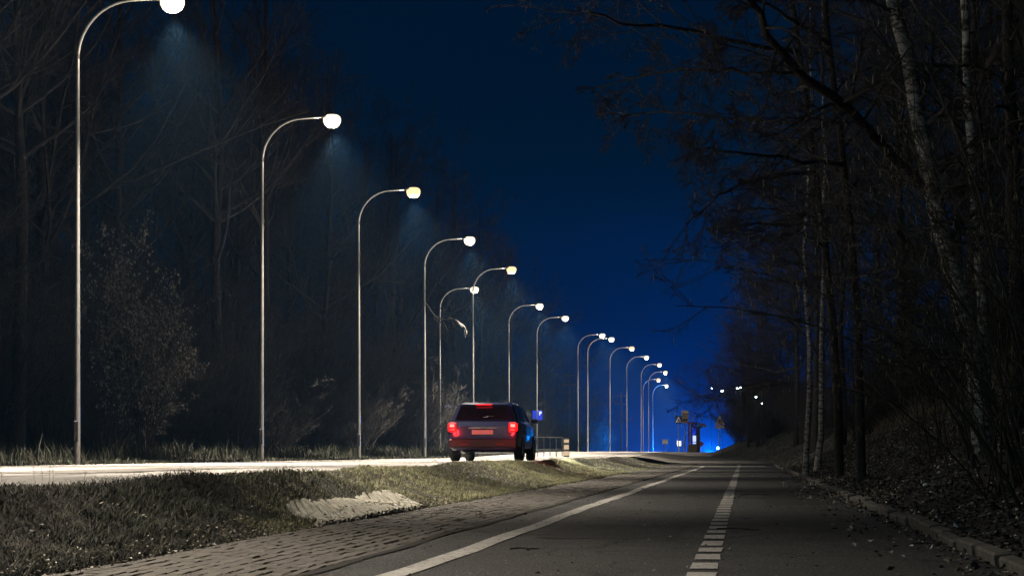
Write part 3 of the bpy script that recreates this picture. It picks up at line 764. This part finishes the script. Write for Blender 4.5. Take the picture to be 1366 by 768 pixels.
def scatter(n, xf, y0, y1, seed, power=1.0):
    rg2 = np.random.RandomState(seed); u = rg2.rand(n)
    Y = 1 / (1 / y0 + (1 / y1 - 1 / y0) * u) if power == 0 else y0 + (y1 - y0) * u ** power
    x0, x1 = xf(Y); return np.stack([x0 + (x1 - x0) * rg2.rand(n), Y], 1)
def keep(XY):   # leave the drain slab free
    sk = (XY[:, 0] + 4.02) / .56 * 1.45; m = (XY[:, 1] + sk > 17.9) & (XY[:, 1] + sk < 23.4) & (XY[:, 0] > -4.04 - .02 * np.sin(XY[:, 1] * 3)) & (XY[:, 0] < -3.40)
    return XY[~m]
A = np.concatenate([scatter(130000, lambda Y: (xr(Y) + .02, -3.42 + 0 * Y), 9, 93, 1, 0), scatter(70000, lambda Y: (xr(Y) + .02, -3.46 + 0 * Y), 20, 60, 2, 1)])
A = keep(A); nd = A[:, 1] + 2.5 * (A[:, 0] + 4) + 1.2 * bumps(A[:, 0], A[:, 1], 1.1) < 16.5  # near left blades get the colour darkened for shade
blades('shade_toned_turf', A[nd], .012, .05, .0048, M['shade_painted_turf'], 1.1, 8, label='turf coloured darker for shade on the near left part of the verge', cat='grass')
A = A[~nd]; blades('grass', A, .015, .05, .0048, M['grass'], .9, 1, label='short pale green grass on the verge between the road and the pavers', cat='grass')
A = keep(scatter(26000, lambda Y: (xr(Y) + .05, -3.40 + 0 * Y), 8, 22, 3, 1)); blades('rough_grass', A, .02, .085, .005, M['dark_grass'], 1.4, 2, label='dark matted grass on the near left bank', cat='grass')
A = scatter(60000, lambda Y: (-16.5 + 0 * Y, -12.45 + 0 * Y), 14, 140, 4, .8); blades('roadside_grass', A, .03, .12, .010, M['dark_grass'], .8, 3, label='unmown grass strip behind the far lamp posts', cat='grass')
A = scatter(26000, lambda Y: (-17.5 + 0 * Y, -13.9 + 0 * Y), 26, 110, 5, .8); blades('dry_reeds', A, .15, .5, .008, M['dark_grass'], .5, 4, label='tall dry reeds and weeds standing in front of the left wood', cat='reeds')
A = scatter(34000, lambda Y: (xbank(Y) + 2.2, xbank(Y) + 6.0), 17, 60, 6, 1); blades('bank_grass', A, .10, .45, .007, M['reed'], 1.0, 5, label='limp dry grass hanging over the top of the right bank', cat='grass')
A = scatter(16000, lambda Y: (xbank(Y) + .0, xbank(Y) + 3.0), 8, 70, 8, 1); blades('bank_weeds', A, .02, .10, .006, M['dark_grass'], 1.2, 6, label='thin low weeds between the fallen leaves of the right bank', cat='weeds')
# grass tuft fringe growing through the joint and along the pavers
A = np.concatenate([scatter(2500, lambda Y: (-2.17 + 0 * Y, -2.10 + 0 * Y), 22, 80, 9, 1), scatter(5000, lambda Y: (-3.46 + 0 * Y, -3.33 + 0 * Y), 8, 60, 10, 1)]); blades('joint_grass', A, .008, .04, .005, M['dark_grass'], 1.0, 7, label='sparse grass fringe growing out of the paver edge and path joint', cat='grass')

def litter(name, XY, size, seed, label, cat='leaves', lift=.012):
    rg2 = np.random.RandomState(seed); n = len(XY); Z = height(XY[:, 0], XY[:, 1]) + lift + .025 * rg2.rand(n)
    V, Q = leaf_cards(rg2, np.stack([XY[:, 0], XY[:, 1], Z], 1), size, False, True); o = mk(name, V, Q, M['litter']); return prop(o, label, cat, kind='stuff')
litter('leaf_litter', scatter(95000, lambda Y: (xbank(Y) + .0, xbank(Y) + 3.8), 8, 115, 20, 1.15), .045, 20, 'fallen brown leaves covering the right bank')
litter('gutter_leaves', np.concatenate([scatter(1500, lambda Y: (1.15 + 0 * Y, 1.32 + 0 * Y), 9, 60, 21, 1), scatter(500, lambda Y: (.7 + 0 * Y, 1.3 + 0 * Y), 9, 50, 25, 1)]), .04, 21, 'small leaves and crumbs gathered against the kerb', lift=.006)
litter('verge_leaves', np.concatenate([scatter(1500, lambda Y: (-3.75 + 0 * Y, -3.32 + 0 * Y), 9, 24, 22, 1), scatter(1300, lambda Y: (xr(Y), -3.4 + 0 * Y), 9, 60, 23, 1)]), .026, 22, 'dead leaves caught along the foot of the left verge')
litter('path_grit', scatter(2600, lambda Y: (-2.1 + 0 * Y, 1.3 + 0 * Y), 9.5, 40, 34, 1), .011, 34, 'fine grit and crumbs sprinkled over the asphalt path', lift=.003)
litter('path_crumbs', scatter(420, lambda Y: (-3.3 + 0 * Y, 1.25 + 0 * Y), 9.5, 60, 24, 1), .032, 24, 'scattered leaf crumbs lying on the path', lift=.004)

# ribbed concrete drain slab set into the verge: slats lying slantwise up the slope
rt = MB(); yy = 17.9; rq = np.random.RandomState(44)
while yy < 23.4:
    wd = rq.choice([.13, .17, .21]); g = .022
    top = -4.02 + .03 * math.sin(yy * 1.7) + rq.uniform(-.02, .02); dz = rq.uniform(-.006, .010); n5 = 5
    V = []
    for k in range(n5 + 1):
        t = k / n5; x = top + (-3.46 - top) * t
        for (yo, zo) in ((0, -.05), (.010, .0), (wd * .5, .003), (wd - .010, .0), (wd, -.05)):
            Y_ = yy + yo - 1.45 * t; V.append((x, Y_, float(height(x, yy + yo - 1.45 * t)) + .022 + dz + zo))
    Fq = [(k * 5 + q, (k + 1) * 5 + q, (k + 1) * 5 + q + 1, k * 5 + q + 1) for k in range(n5) for q in range(4)] + [(0, 1, 2, 3, 4), tuple(n5 * 5 + q for q in (4, 3, 2, 1, 0))]
    rt.add(V, Fq); yy += wd + g
prop(rt.build('drain_slab', M['slab']), 'ribbed concrete drain apron set into the foot of the grass verge', 'drain')

# stalks against the bright road at the left
for i, (px, py, hh) in enumerate(((3, 655, .16), (46, 653, .20), (58, 652, .13), (66, 652, .19), (71, 652, .21), (112, 650, .1))):
    D = 16.0 - .1 * i; p = pix(px, py, D); X, Y = p.x, p.y
    zz = float(height(X, Y)); mb = MB(); b = random.uniform(-.02, .03)
    mb.tube([(0, 0, -.03), (b * .4, 0, hh * .5), (b, .01, hh)], [.0022, .0017, .001], 5)
    for s in range(5): mb.tube([(b * (.3 + .12 * s), 0, hh * (.35 + .12 * s)), (b * (.3 + .12 * s) + random.choice([-1, 1]) * .02, 0, hh * (.43 + .12 * s))], [.0014, .0008], 4)
    o = mb.build('dry_weed', M['reed']); o.location = (X, Y, zz)
    prop(o, ['thin dry weed stalk at the left image edge against the bright road', 'tall branched weed stalk, left of a close group on the verge crest', 'short weed stalk in the group on the verge crest', 'bent weed stalk third in the verge crest group', 'tallest weed stalk, right end of the verge crest group', 'lone small weed stalk right of the verge crest group'][i], 'weed')
# a few twigs and stones lying about
for i, (px, py, L) in enumerate(((983, 708, .35), (700, 735, .18), (1010, 661, .5), (1240, 728, .25))):
    D = EYE * F / (py - 603.5); p = pix(px, py, D); mb = MB()
    mb.tube([(-L / 2, 0, .012), (-L * .1, .04, .016), (L * .2, .01, .012), (L / 2, .05, .010)], [.006, .005, .005, .003], 5); mb.tube([(-L * .1, .04, .016), (L * .1, .12, .014)], [.004, .002], 4)
    o = mb.build('fallen_twig', M['twig']); o.location = (p.x, p.y, float(hb(p.y)) + .004); o.rotation_euler = (0, 0, random.uniform(-.5, .5))
    prop(o, ['forked fallen twig on the path right of the broken line', 'short fallen twig on the asphalt between edge line and broken line', 'long thin fallen twig lying across the path farther off', 'fallen twig lying against the right kerb'][i], 'twig')
p = pix(1235, 672, 22.5); st = MB(); st.lathe([(.004, -.02), (.028, -.012), (.034, .004), (.022, .02), (.006, .026)], 9, (0, 0, 0), 1.1, .8)
o = st.build('pale_stone', M['swhite'], None, True); o.location = (p.x, p.y, float(height(p.x, p.y)) + .03); prop(o, 'small bright white scrap lying among the leaves of the right bank', 'litter')

# ------------------------------------------------------------------ the car on the road (lit tail lights)
def car(x, y, label):
    z = float(roadz(x, y)) + .004
    root = empty('estate_car', (x, y, z), label=label, cat='car')
    # body shell as cross sections along y: (y, half width at sill, half width at belt, belt height, bottom)
    sec = [(-2.28, .74, .76, .62, .36), (-2.26, .82, .84, .86, .30), (-2.16, .86, .88, .98, .26), (-1.6, .88, .90, 1.0, .22), (-.6, .89, .91, .97, .20), (.6, .89, .90, .94, .20), (1.25, .88, .88, .92, .22), (1.9, .84, .83, .80, .24), (2.22, .74, .72, .66, .28), (2.30, .60, .60, .56, .32)]
    V = []; Fc = []; K = 10
    for yy, ws, wb, hb_, bo in sec:
        ring = [(-ws * .86, bo), (-ws, bo + .12), (-wb, (bo + hb_) / 2 + .06), (-wb * .985, hb_ - .06), (-wb * .93, hb_), (wb * .93, hb_), (wb * .985, hb_ - .06), (wb, (bo + hb_) / 2 + .06), (ws, bo + .12), (ws * .86, bo)]
        V += [(a, yy, c) for a, c in ring]
    for j in range(len(sec) - 1):
        for k in range(K): Fc.append((j * K + k, (j + 1) * K + k, (j + 1) * K + (k + 1) % K, j * K + (k + 1) % K))
    Fc.append(tuple(range(K))); Fc.append(tuple((len(sec) - 1) * K + k for k in range(K))[::-1])
    mk('body', V, Fc, M['carbody'], root, False)
    cab = [(-2.12, .80, .97, .80, 1.0), (-1.92, .66, 1.40, .80, .99), (-1.5, .65, 1.46, .82, .98), (-.2, .65, 1.47, .83, .96), (.45, .62, 1.40, .82, .95), (1.22, .76, .95, .80, .93)]
    V = []; Fc = []
    for yy, wt, ht, wb, hb_ in cab:
        V += [(-wb, yy, hb_ - .02), (-wt - .015, yy, ht - .05), (-wt + .08, yy, ht), (wt - .08, yy, ht), (wt + .015, yy, ht - .05), (wb, yy, hb_ - .02)]
    for j in range(5):
        for k in range(5): Fc.append((j * 6 + k, (j + 1) * 6 + k, (j + 1) * 6 + k + 1, j * 6 + k + 1))
    Fc.append(tuple(range(6))); 
    mk('cabin', V, Fc, M['carbody'], root)
    g = MB(); g.add([(-.66, -2.112, 1.04), (.66, -2.112, 1.04), (.56, -1.952, 1.355), (-.56, -1.952, 1.355)], [(0, 1, 2, 3)]); g.build('rear_window', M['glassd'], root)
    g = MB(); g.add([(.66, 1.14, 1.0), (-.66, 1.14, 1.0), (-.56, .50, 1.385), (.56, .50, 1.385)], [(0, 1, 2, 3)]); g.build('windscreen', M['glassd'], root)
    for sx in (-1, 1):
        g = MB()
        for (y0, y1, y2, y3) in ((-1.86, -1.02, -1.06, -1.72), (-.95, -.02, -.06, -.95), (.05, .92, .42, .05)):
            def xx_(zz): return sx * (.832 - (zz - .98) / .42 * .155 + .008)
            g.add([(xx_(1.0), y0, 1.0), (xx_(1.0), y1, 1.0), (xx_(1.37), y2, 1.37), (xx_(1.37), y3, 1.37)], [(0, 1, 2, 3)] if sx > 0 else [(3, 2, 1, 0)])
        g.build('side_window', M['glassd'], root)
        t = MB(); t.box(sx * .74 - .085, sx * .74 + .085, -2.305, -2.20, .72, .95, .02); t.box(sx * .825 - .03, sx * .825 + .03, -2.25, -2.02, .74, .93, .012); tl = t.build('tail_light', M['tail'], root)
        t = MB(); t.box(sx * .75 - .055, sx * .75 + .055, -2.316, -2.304, .84, .91, .003); t.build('bulb', M['tcore'], tl)
        t = MB(); t.box(sx * .62 - .13, sx * .62 + .13, 2.20, 2.29, .56, .68, .02); hl = t.build('headlight', M['headl'], root)
        m = MB(); m.box(sx * .98 - .08, sx * .98 + .08, .62, .72, .96, 1.09, .02); m.box(min(sx * .88, sx * .92), max(sx * .88, sx * .92), .64, .70, .97, 1.0); m.build('wing_mirror', M['carbody'], root)
        for wy in (-1.35, 1.38):
            w = MB(); V = []; 
            prof = [(.20, -.10), (.30, -.105), (.325, -.08), (.33, 0), (.325, .08), (.30, .105), (.20, .10)]
            KK = 22
            for r_, dx in prof:
                for k in range(KK):
                    a2 = 2 * math.pi * k / KK; V.append((sx * .80 + dx, wy + r_ * math.cos(a2), .33 + r_ * math.sin(a2)))
            Fc = [(j * KK + k, j * KK + (k + 1) % KK, ((j + 1) % 7) * KK + (k + 1) % KK, ((j + 1) % 7) * KK + k) for j in range(7) for k in range(KK)]
            w.add(V, Fc); wh = w.build('wheel', M['rubber'], root, True)
            r = MB(); r.tube([(sx * .80 - .08, wy, .33), (sx * .80 + sx * .0 + .085, wy, .33)], [.20, .20], 18); r.build('rim', M['rim'], wh)
    b = MB(); b.box(-.82, .82, -2.37, -2.24, .33, .55, .03); b.build('rear_bumper', M['black'], root)
    b = MB(); b.box(-.26, .26, -2.312, -2.270, .66, .77, .004); b.build('number_plate', M['plate'], root)
    b = MB(); b.box(-.34, .34, -2.318, -2.285, .80, .83, .004); b.build('chrome_strip', M['rim'], root)
    b = MB(); b.tube([(.0, -2.09, 1.07), (.12, -2.075, 1.10), (.42, -2.065, 1.115)], [.012, .010, .006], 6); b.build('rear_wiper', M['black'], root)
    for sx in (-1, 1):
        b = MB(); b.box(min(sx * .645, sx * .650), max(sx * .645, sx * .650), -2.300, -2.27, .58, .95); b.box(sx * .45 - .10, sx * .45 + .10, -2.385, -2.36, .40, .44, .004); b.build('reflector', M['sred'], root)
        b = MB(); b.box(sx * .74 - .05, sx * .74 + .05, -2.312, -2.300, .75, .80, .003); b.build('reverse_light', M['plate'], root)
    t = MB(); t.box(-.20, .20, -2.03, -1.99, 1.385, 1.405, .004); t.build('brake_light', M['tail'], root)
    for sx in (-1, 1):
        l = bpy.data.lights.new('tail_glow', 'POINT'); l.energy = 20; l.color = (1, .02, .02); l.shadow_soft_size = .1
        lo2 = bpy.data.objects.new('tail_glow', l); C.objects.link(lo2); lo2.parent = root; lo2.location = (sx * .76, -2.85, .80)
        l = bpy.data.lights.new('headlight_beam', 'SPOT'); l.energy = 5000; l.color = (1, .95, .86); l.spot_size = math.radians(50); l.spot_blend = .8; l.shadow_soft_size = .08
        lo2 = bpy.data.objects.new('headlight_beam', l); C.objects.link(lo2); lo2.parent = root; lo2.location = (sx * .62, 2.34, .62); lo2.rotation_euler = (math.radians(86), 0, 0)
    return root
car(-6.35, 52, 'dark estate car with glowing red tail lights on the lit road beyond the verge')

# ------------------------------------------------------------------ signs, rail, shelter
def sign_pole(mb, h, r=.03): mb.tube([(0, 0, -.2), (0, 0, h)], [r, r], 10)
rot = YAW
# two small blue plates on lamp post eight
p = pix(716, 554, 137.3); root = empty('blue_parking_sign', (p.x, p.y, p.z), rot, 'pair of small blue plates with white mark clamped to a far lamp post', 'sign')
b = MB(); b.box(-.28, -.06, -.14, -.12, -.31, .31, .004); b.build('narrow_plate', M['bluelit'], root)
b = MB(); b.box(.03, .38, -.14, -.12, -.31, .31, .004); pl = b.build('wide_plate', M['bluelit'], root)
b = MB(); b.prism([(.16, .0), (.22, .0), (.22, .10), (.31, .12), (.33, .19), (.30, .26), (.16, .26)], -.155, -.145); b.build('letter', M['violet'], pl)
b = MB(); b.box(-.10, .10, -.12, -.05, -.02, .02); b.build('clamp', M['steel'], root)
# rail and striped marker at the roadside
rz0 = float(height(*pix(730, 600, 92).xy))
pa, pb = pix(700, 600, 92), pix(750, 600, 96)
root = empty('pedestrian_railing', (pa.x, pa.y, float(height(pa.x, pa.y))), 0, 'low dark pedestrian railing along the far roadside left of the striped marker', 'railing')
dv = Vector((pb.x - pa.x, pb.y - pa.y, 0)); nP = 7
for k in range(nP):
    q = dv * k / (nP - 1); b = MB(); b.tube([(q.x, q.y, -.1), (q.x, q.y, .95)], [.022, .022], 8); b.build('upright', M['dsteel'], root)
for zz in (.35, .92):
    b = MB(); b.tube([(0, 0, zz), (dv.x, dv.y, zz)], [.02, .02], 8); b.build('rail', M['dsteel'], root)
p = pix(755.5, 600, 92); z = float(height(p.x, p.y)); root = empty('striped_marker', (p.x, p.y, z), rot, 'short tan and black banded marker block at the end of the railing', 'marker')
b = MB(); b.box(-.13, .13, -.08, .08, -.1, .88, .01); b.build('core', M['sblack'], root)
for z0, z1 in ((.08, .27), (.36, .55), (.66, .80)):
    b = MB(); b.box(-.11, .11, -.088, .088, z0, z1); b.build('band', M['tan'], root)
# violet lit panel far behind the wood edge
p = pix(597.5, 542, 125); root = empty('lit_panel_lamp', (p.x, p.y, float(height(p.x, p.y))), rot, 'small violet-white floodlight on a short mast in front of the left wood', 'lamp')
b = MB(); b.tube([(0, 0, -.1), (0, 0, p.z - root.location.z)], [.04, .03], 8); b.build('mast', M['dsteel'], root)
b = MB(); b.prism([(-.17, .05), (.14, .07), (.22, -.06), (-.20, -.05)], -.1, .1); hd = b.build('lamp_head', M['violet'], root); hd.location = (0, 0, p.z - root.location.z)

# pedestrian crossing sign
def base_at(px, D): 
    q = pix(px, 600, D); return q.x, q.y, float(height(q.x, q.y))
D = 140; x, y, z = base_at(905, D)
root = empty('crossing_sign', (x, y, z), rot, 'square blue pedestrian crossing sign with white triangle on a thin pole', 'sign')
zc = pix(905, 559.5, D).z - z
b = MB(); sign_pole(b, zc + .2); b.build('pole', M['dsteel'], root)
b = MB(); b.box(-.24, .24, -.06, -.04, zc - .25, zc + .25, .004); pl = b.build('plate', M['sblue'], root)
b = MB(); b.prism([(-.19, zc - .18), (.19, zc - .18), (0, zc + .19)], -.072, -.064); tr = b.build('triangle', M['swhite'], pl)
b = MB(); b.prism([(-.07, zc - .16), (-.03, zc - .16), (.0, zc - .06), (.05, zc - .16), (.085, zc - .16), (.03, zc + .0), (.06, zc - .05), (.075, zc - .03), (.025, zc + .06), (-.03, zc + .05), (-.06, zc - .02), (-.04, zc - .03), (-.02, zc + .01)], -.084, -.076); b.build('walker', M['sblack'], tr)
# bus stop board
D = 143; x, y, z = base_at(914, D); zc = pix(914.5, 555, D).z - z
root = empty('bus_stop_board', (x, y, z), rot, 'pale yellow bus stop board with dark rows standing behind the crossing sign', 'sign')
b = MB(); sign_pole(b, zc - .2); b.build('pole', M['dsteel'], root)
b = MB(); b.box(-.26, .22, -.03, .03, zc - .38, zc + .38, .005); pl = b.build('board', M['tan'], root)
for zz, hh in ((.10, .025), (.0, .02), (-.10, .02), (-.26, .07)):
    b = MB(); b.box(-.20, .16, -.045, -.034, zc + zz - hh, zc + zz + hh); b.build('row', M['sblack'], pl)
# bus shelter
D = 146; x, y, z = base_at(925, D)
root = empty('bus_shelter', (x, y, z), rot, 'open bus shelter with forked timber posts, tilted roof and lit poster', 'bus shelter')
s = D / F
def L(px, py): return ((px - 925) * s, (pix(px, py, D).z - z))
b = MB(); a1, a2 = L(911, 562.0), L(938, 565.5); a3 = L(941, 568)
b.prism([(a1[0], a1[1]), (a2[0], a2[1]), (a2[0], a2[1] - .07), (a1[0], a1[1] - .07)], -1.2, 1.6); rf = b.build('roof', M['redpaint'], root)
b = MB(); b.prism([(a2[0] - .02, a2[1] - .005), (a3[0], a3[1]), (a3[0], a3[1] - .05), (a2[0] - .02, a2[1] - .06)], -1.2, 1.6); b.build('roof_lip', M['redpaint'], root)
for yy in (-.9, 1.2):
    b = MB(); c0, c1, c2, c3 = L(930.5, 602), L(930.5, 573), L(924, 565.2), L(937, 566.5)
    b.prism([(c0[0] - .10, -.1), (c0[0] + .10, -.1), (c1[0] + .085, c1[1]), (c3[0], c3[1]), (c3[0] - .12, c3[1]), (c1[0], c1[1] + .10), (c2[0] + .10, c2[1]), (c2[0] - .02, c2[1]), (c1[0] - .085, c1[1])], yy - .07, yy + .07); b.build('forked_post', M['wood'], root)
    b = MB(); c0, c1 = L(921, 600), L(921.6, 564.5); b.box(c0[0] - .05, c0[0] + .06, yy - .05, yy + .05, -.1, c1[1]); b.build('post', M['redpaint'], root)
b = MB(); c0 = L(919.3, 600); c1 = L(928, 592); b.box(c0[0], c1[0], -1.0, 1.3, -.15, L(920, 592.5)[1], .01); b.build('brick_base', M['brick'], root)
for (ya, yb) in ((571.5, 579), (581, 589), (590, 591.8)):
    b = MB(); b.box(L(923.8, 0)[0], L(928, 0)[0], -.30, -.24, L(0, yb)[1], L(0, ya)[1]); b.build('poster_panel', M['panel_lit'] if ya > 580 else M['bluelit'], root)
# triangular warning sign
D = 132; x, y, z = base_at(960, D); zc = pix(960, 562, D).z - z
root = empty('warning_sign', (x, y, z), rot, 'yellow triangular warning sign with black figure and plate below, beside the hedge', 'sign')
b = MB(); sign_pole(b, zc - .2, .035); b.build('pole', M['steel'], root)
b = MB(); b.prism([(-.31, zc - .20), (.31, zc - .20), (0, zc + .42)], -.06, -.04); pl = b.build('triangle_border', M['tan'], root)
b = MB(); b.prism([(-.22, zc - .15), (.22, zc - .15), (0, zc + .31)], -.07, -.062); b.build('triangle_face', M['syellow'], pl)
b = MB(); b.prism([(-.12, zc - .09), (-.07, zc - .04), (.06, zc - .05), (.13, zc - .12), (.10, zc - .01), (.02, zc + .05), (-.02, zc + .13), (-.05, zc + .17), (-.06, zc + .10), (-.09, zc + .03)], -.082, -.074); b.build('figure', M['sblack'], pl)
b = MB(); b.box(-.28, .28, -.06, -.04, zc - .45, zc - .24, .004); pl = b.build('plate', M['tan'], root)
# small far signs and lamps beyond the crest
def far_sign(px, py, D, w, h, rnd, m, label):
    x, y, z = base_at(px, D); zc = pix(px, py, D).z - z
    root = empty('road_sign', (x, y, z), rot, label, 'sign'); b = MB(); sign_pole(b, zc); b.build('pole', M['steel'], root); b = MB()
    if rnd: b.prism([(w * math.cos(a_), zc + w * math.sin(a_)) for a_ in np.linspace(0, 2 * math.pi, 18, endpoint=False)], -.07, -.05)
    else: b.box(-w, w, -.07, -.05, zc - h, zc + h, .003)
    b.build('plate', M[m], root)
far_sign(887.3, 589, 190, .27, .22, False, 'swhite', 'pale rectangular sign faint in the blue haze left of the crossing sign')
far_sign(905.8, 591.5, 200, .20, .25, False, 'swhite', 'narrow pale sign in the haze just behind the crossing sign pole')
far_sign(935, 592, 195, .24, .24, True, 'sred', 'small round red sign half lost in the haze right of the shelter')
# small slender lamp behind the shelter
x, y, z = base_at(912.5, 205)
root = empty('path_lamp', (x, y, z), rot, 'slender low lamp column faint in the haze left of the shelter', 'street lamp'); s2 = 205 / F
zt = pix(912, 572, 205).z - z; b = MB(); b.tube([(0, 0, -.2), (0, 0, zt - .9), (.25, 0, zt - .4), (.9, 0, zt)], [.05, .045, .04, .03], 8); b.build('post', M['steel'], root)
# cool white lamps on the right, behind the trees
def cool_lamp(px, py, D, r, label, e=6):
    x, y, z = base_at(px, D); zt = pix(px, py, D).z - z
    root = empty('area_lamp', (x, y, z), rot, label, 'lamp', 'cool white lamps glimpsed through the right trees')
    b = MB(); b.tube([(0, .12, -.2), (0, .12, zt + .1)], [.014, .012], 6); b.build('mast', M['black'], root)
    b = MB(); b.lathe([(r * .3, -r * .8), (r * .85, -r * .4), (r, 0), (r * .6, r * .7)], 12, (0, 0, zt)); b.build('lamp_head', M['bowlc'], root, True)
    l = bpy.data.lights.new('lamp_light', 'POINT'); l.energy = e * .3; l.color = (.7, .95, 1); l.shadow_soft_size = r
    o = bpy.data.objects.new('lamp_light', l); C.objects.link(o); o.parent = root; o.location = (0, -.35, zt)
cool_lamp(963.5, 521.5, 112, .075, 'brightest cyan-white lamp showing through the edge of the right trees')
cool_lamp(983.5, 518, 112, .045, 'left one of two touching pale lamps glimpsed among the right trees')
cool_lamp(987.6, 517, 112, .038, 'right one of two touching pale lamps glimpsed among the right trees', 4)
cool_lamp(1008.5, 529.5, 112, .045, 'white lamp right of the touching pair, deep in the right trees')
cool_lamp(1016.5, 538, 112, .03, 'tiny lowest pale lamp deep in the right trees', 2)
cool_lamp(949.5, 518, 150, .05, 'faint pale lamp left of the brightest cyan one', 4)
# blue beacon
def beacon(px, py, D, r, e, label):
    x, y, z = base_at(px, D); zt = pix(px, py, D).z - z
    root = empty('warning_beacon', (x, y, z), rot, label, 'beacon')
    b = MB(); b.tube([(0, 0, -.3), (0, 0, max(zt - r, .05))], [.05, .05], 8); b.build('stand', M['dsteel'], root)
    b = MB(); b.lathe([(r, -r), (r, r * .3), (r * .8, r * .8), (r * .3, r)], 12, (0, 0, zt)); b.build('lens', M['lampblue'], root, True)
    l = bpy.data.lights.new('beacon_light', 'POINT'); l.energy = e; l.color = (.0, .20, .86); l.shadow_soft_size = .15
    o = bpy.data.objects.new('beacon_light', l); C.objects.link(o); o.parent = root; o.location = (0, 0, zt + r + .35)
beacon(957.6, 597.5, 155, .10, BEACON_POWER * .01, 'small bright blue beacon near the ground under the triangle sign')
beacon(946, 610, 290, .25, BEACON_POWER * 16, 'blue flashing beacon beyond the crest whose light fills the haze')
beacon(872, 612, 310, .25, BEACON_POWER * 4, 'second blue beacon beyond the crest, left of the shelter')
# utility poles on the left far side
for i, (px, py, D) in enumerate(((758.5, 494, 215), (828.5, 523, 260))):
    x, y, z = base_at(px, D); zt = pix(px, py, D).z - z
    root = empty('utility_pole', (x, y, z), rot, ['wooden utility pole with crossarm above the left far trees', 'farther utility pole with crossarm beyond the close lamp pair'][i], 'utility pole')
    b = MB(); b.tube([(0, 0, -.3), (0, 0, zt)], [.14, .10], 8); b.build('pole', M['wood'], root)
    for dz in (.5, 1.5):
        b = MB(); b.box(-.8, .8, -.06, .06, zt - dz - .06, zt - dz + .06); b.build('crossarm', M['wood'], root)

# ------------------------------------------------------------------ the night haze
hm = bpy.data.materials.new('night_haze'); hm.use_nodes = True; nt = hm.node_tree; nt.nodes.clear()
pv = nt.nodes.new('ShaderNodeVolumePrincipled'); pv.inputs['Color'].default_value = (.16, .42, .80, 1); pv.inputs['Density'].default_value = HAZE_DENSITY; pv.inputs['Anisotropy'].default_value = .3
om = nt.nodes.new('ShaderNodeOutputMaterial'); nt.links.new(pv.outputs[0], om.inputs['Volume'])
b = MB(); b.box(-163, 163, -33, 603, -14.5, 34); hz = b.build('haze', hm); hz['kind'] = 'stuff'
print('done objects', len(bpy.data.objects))
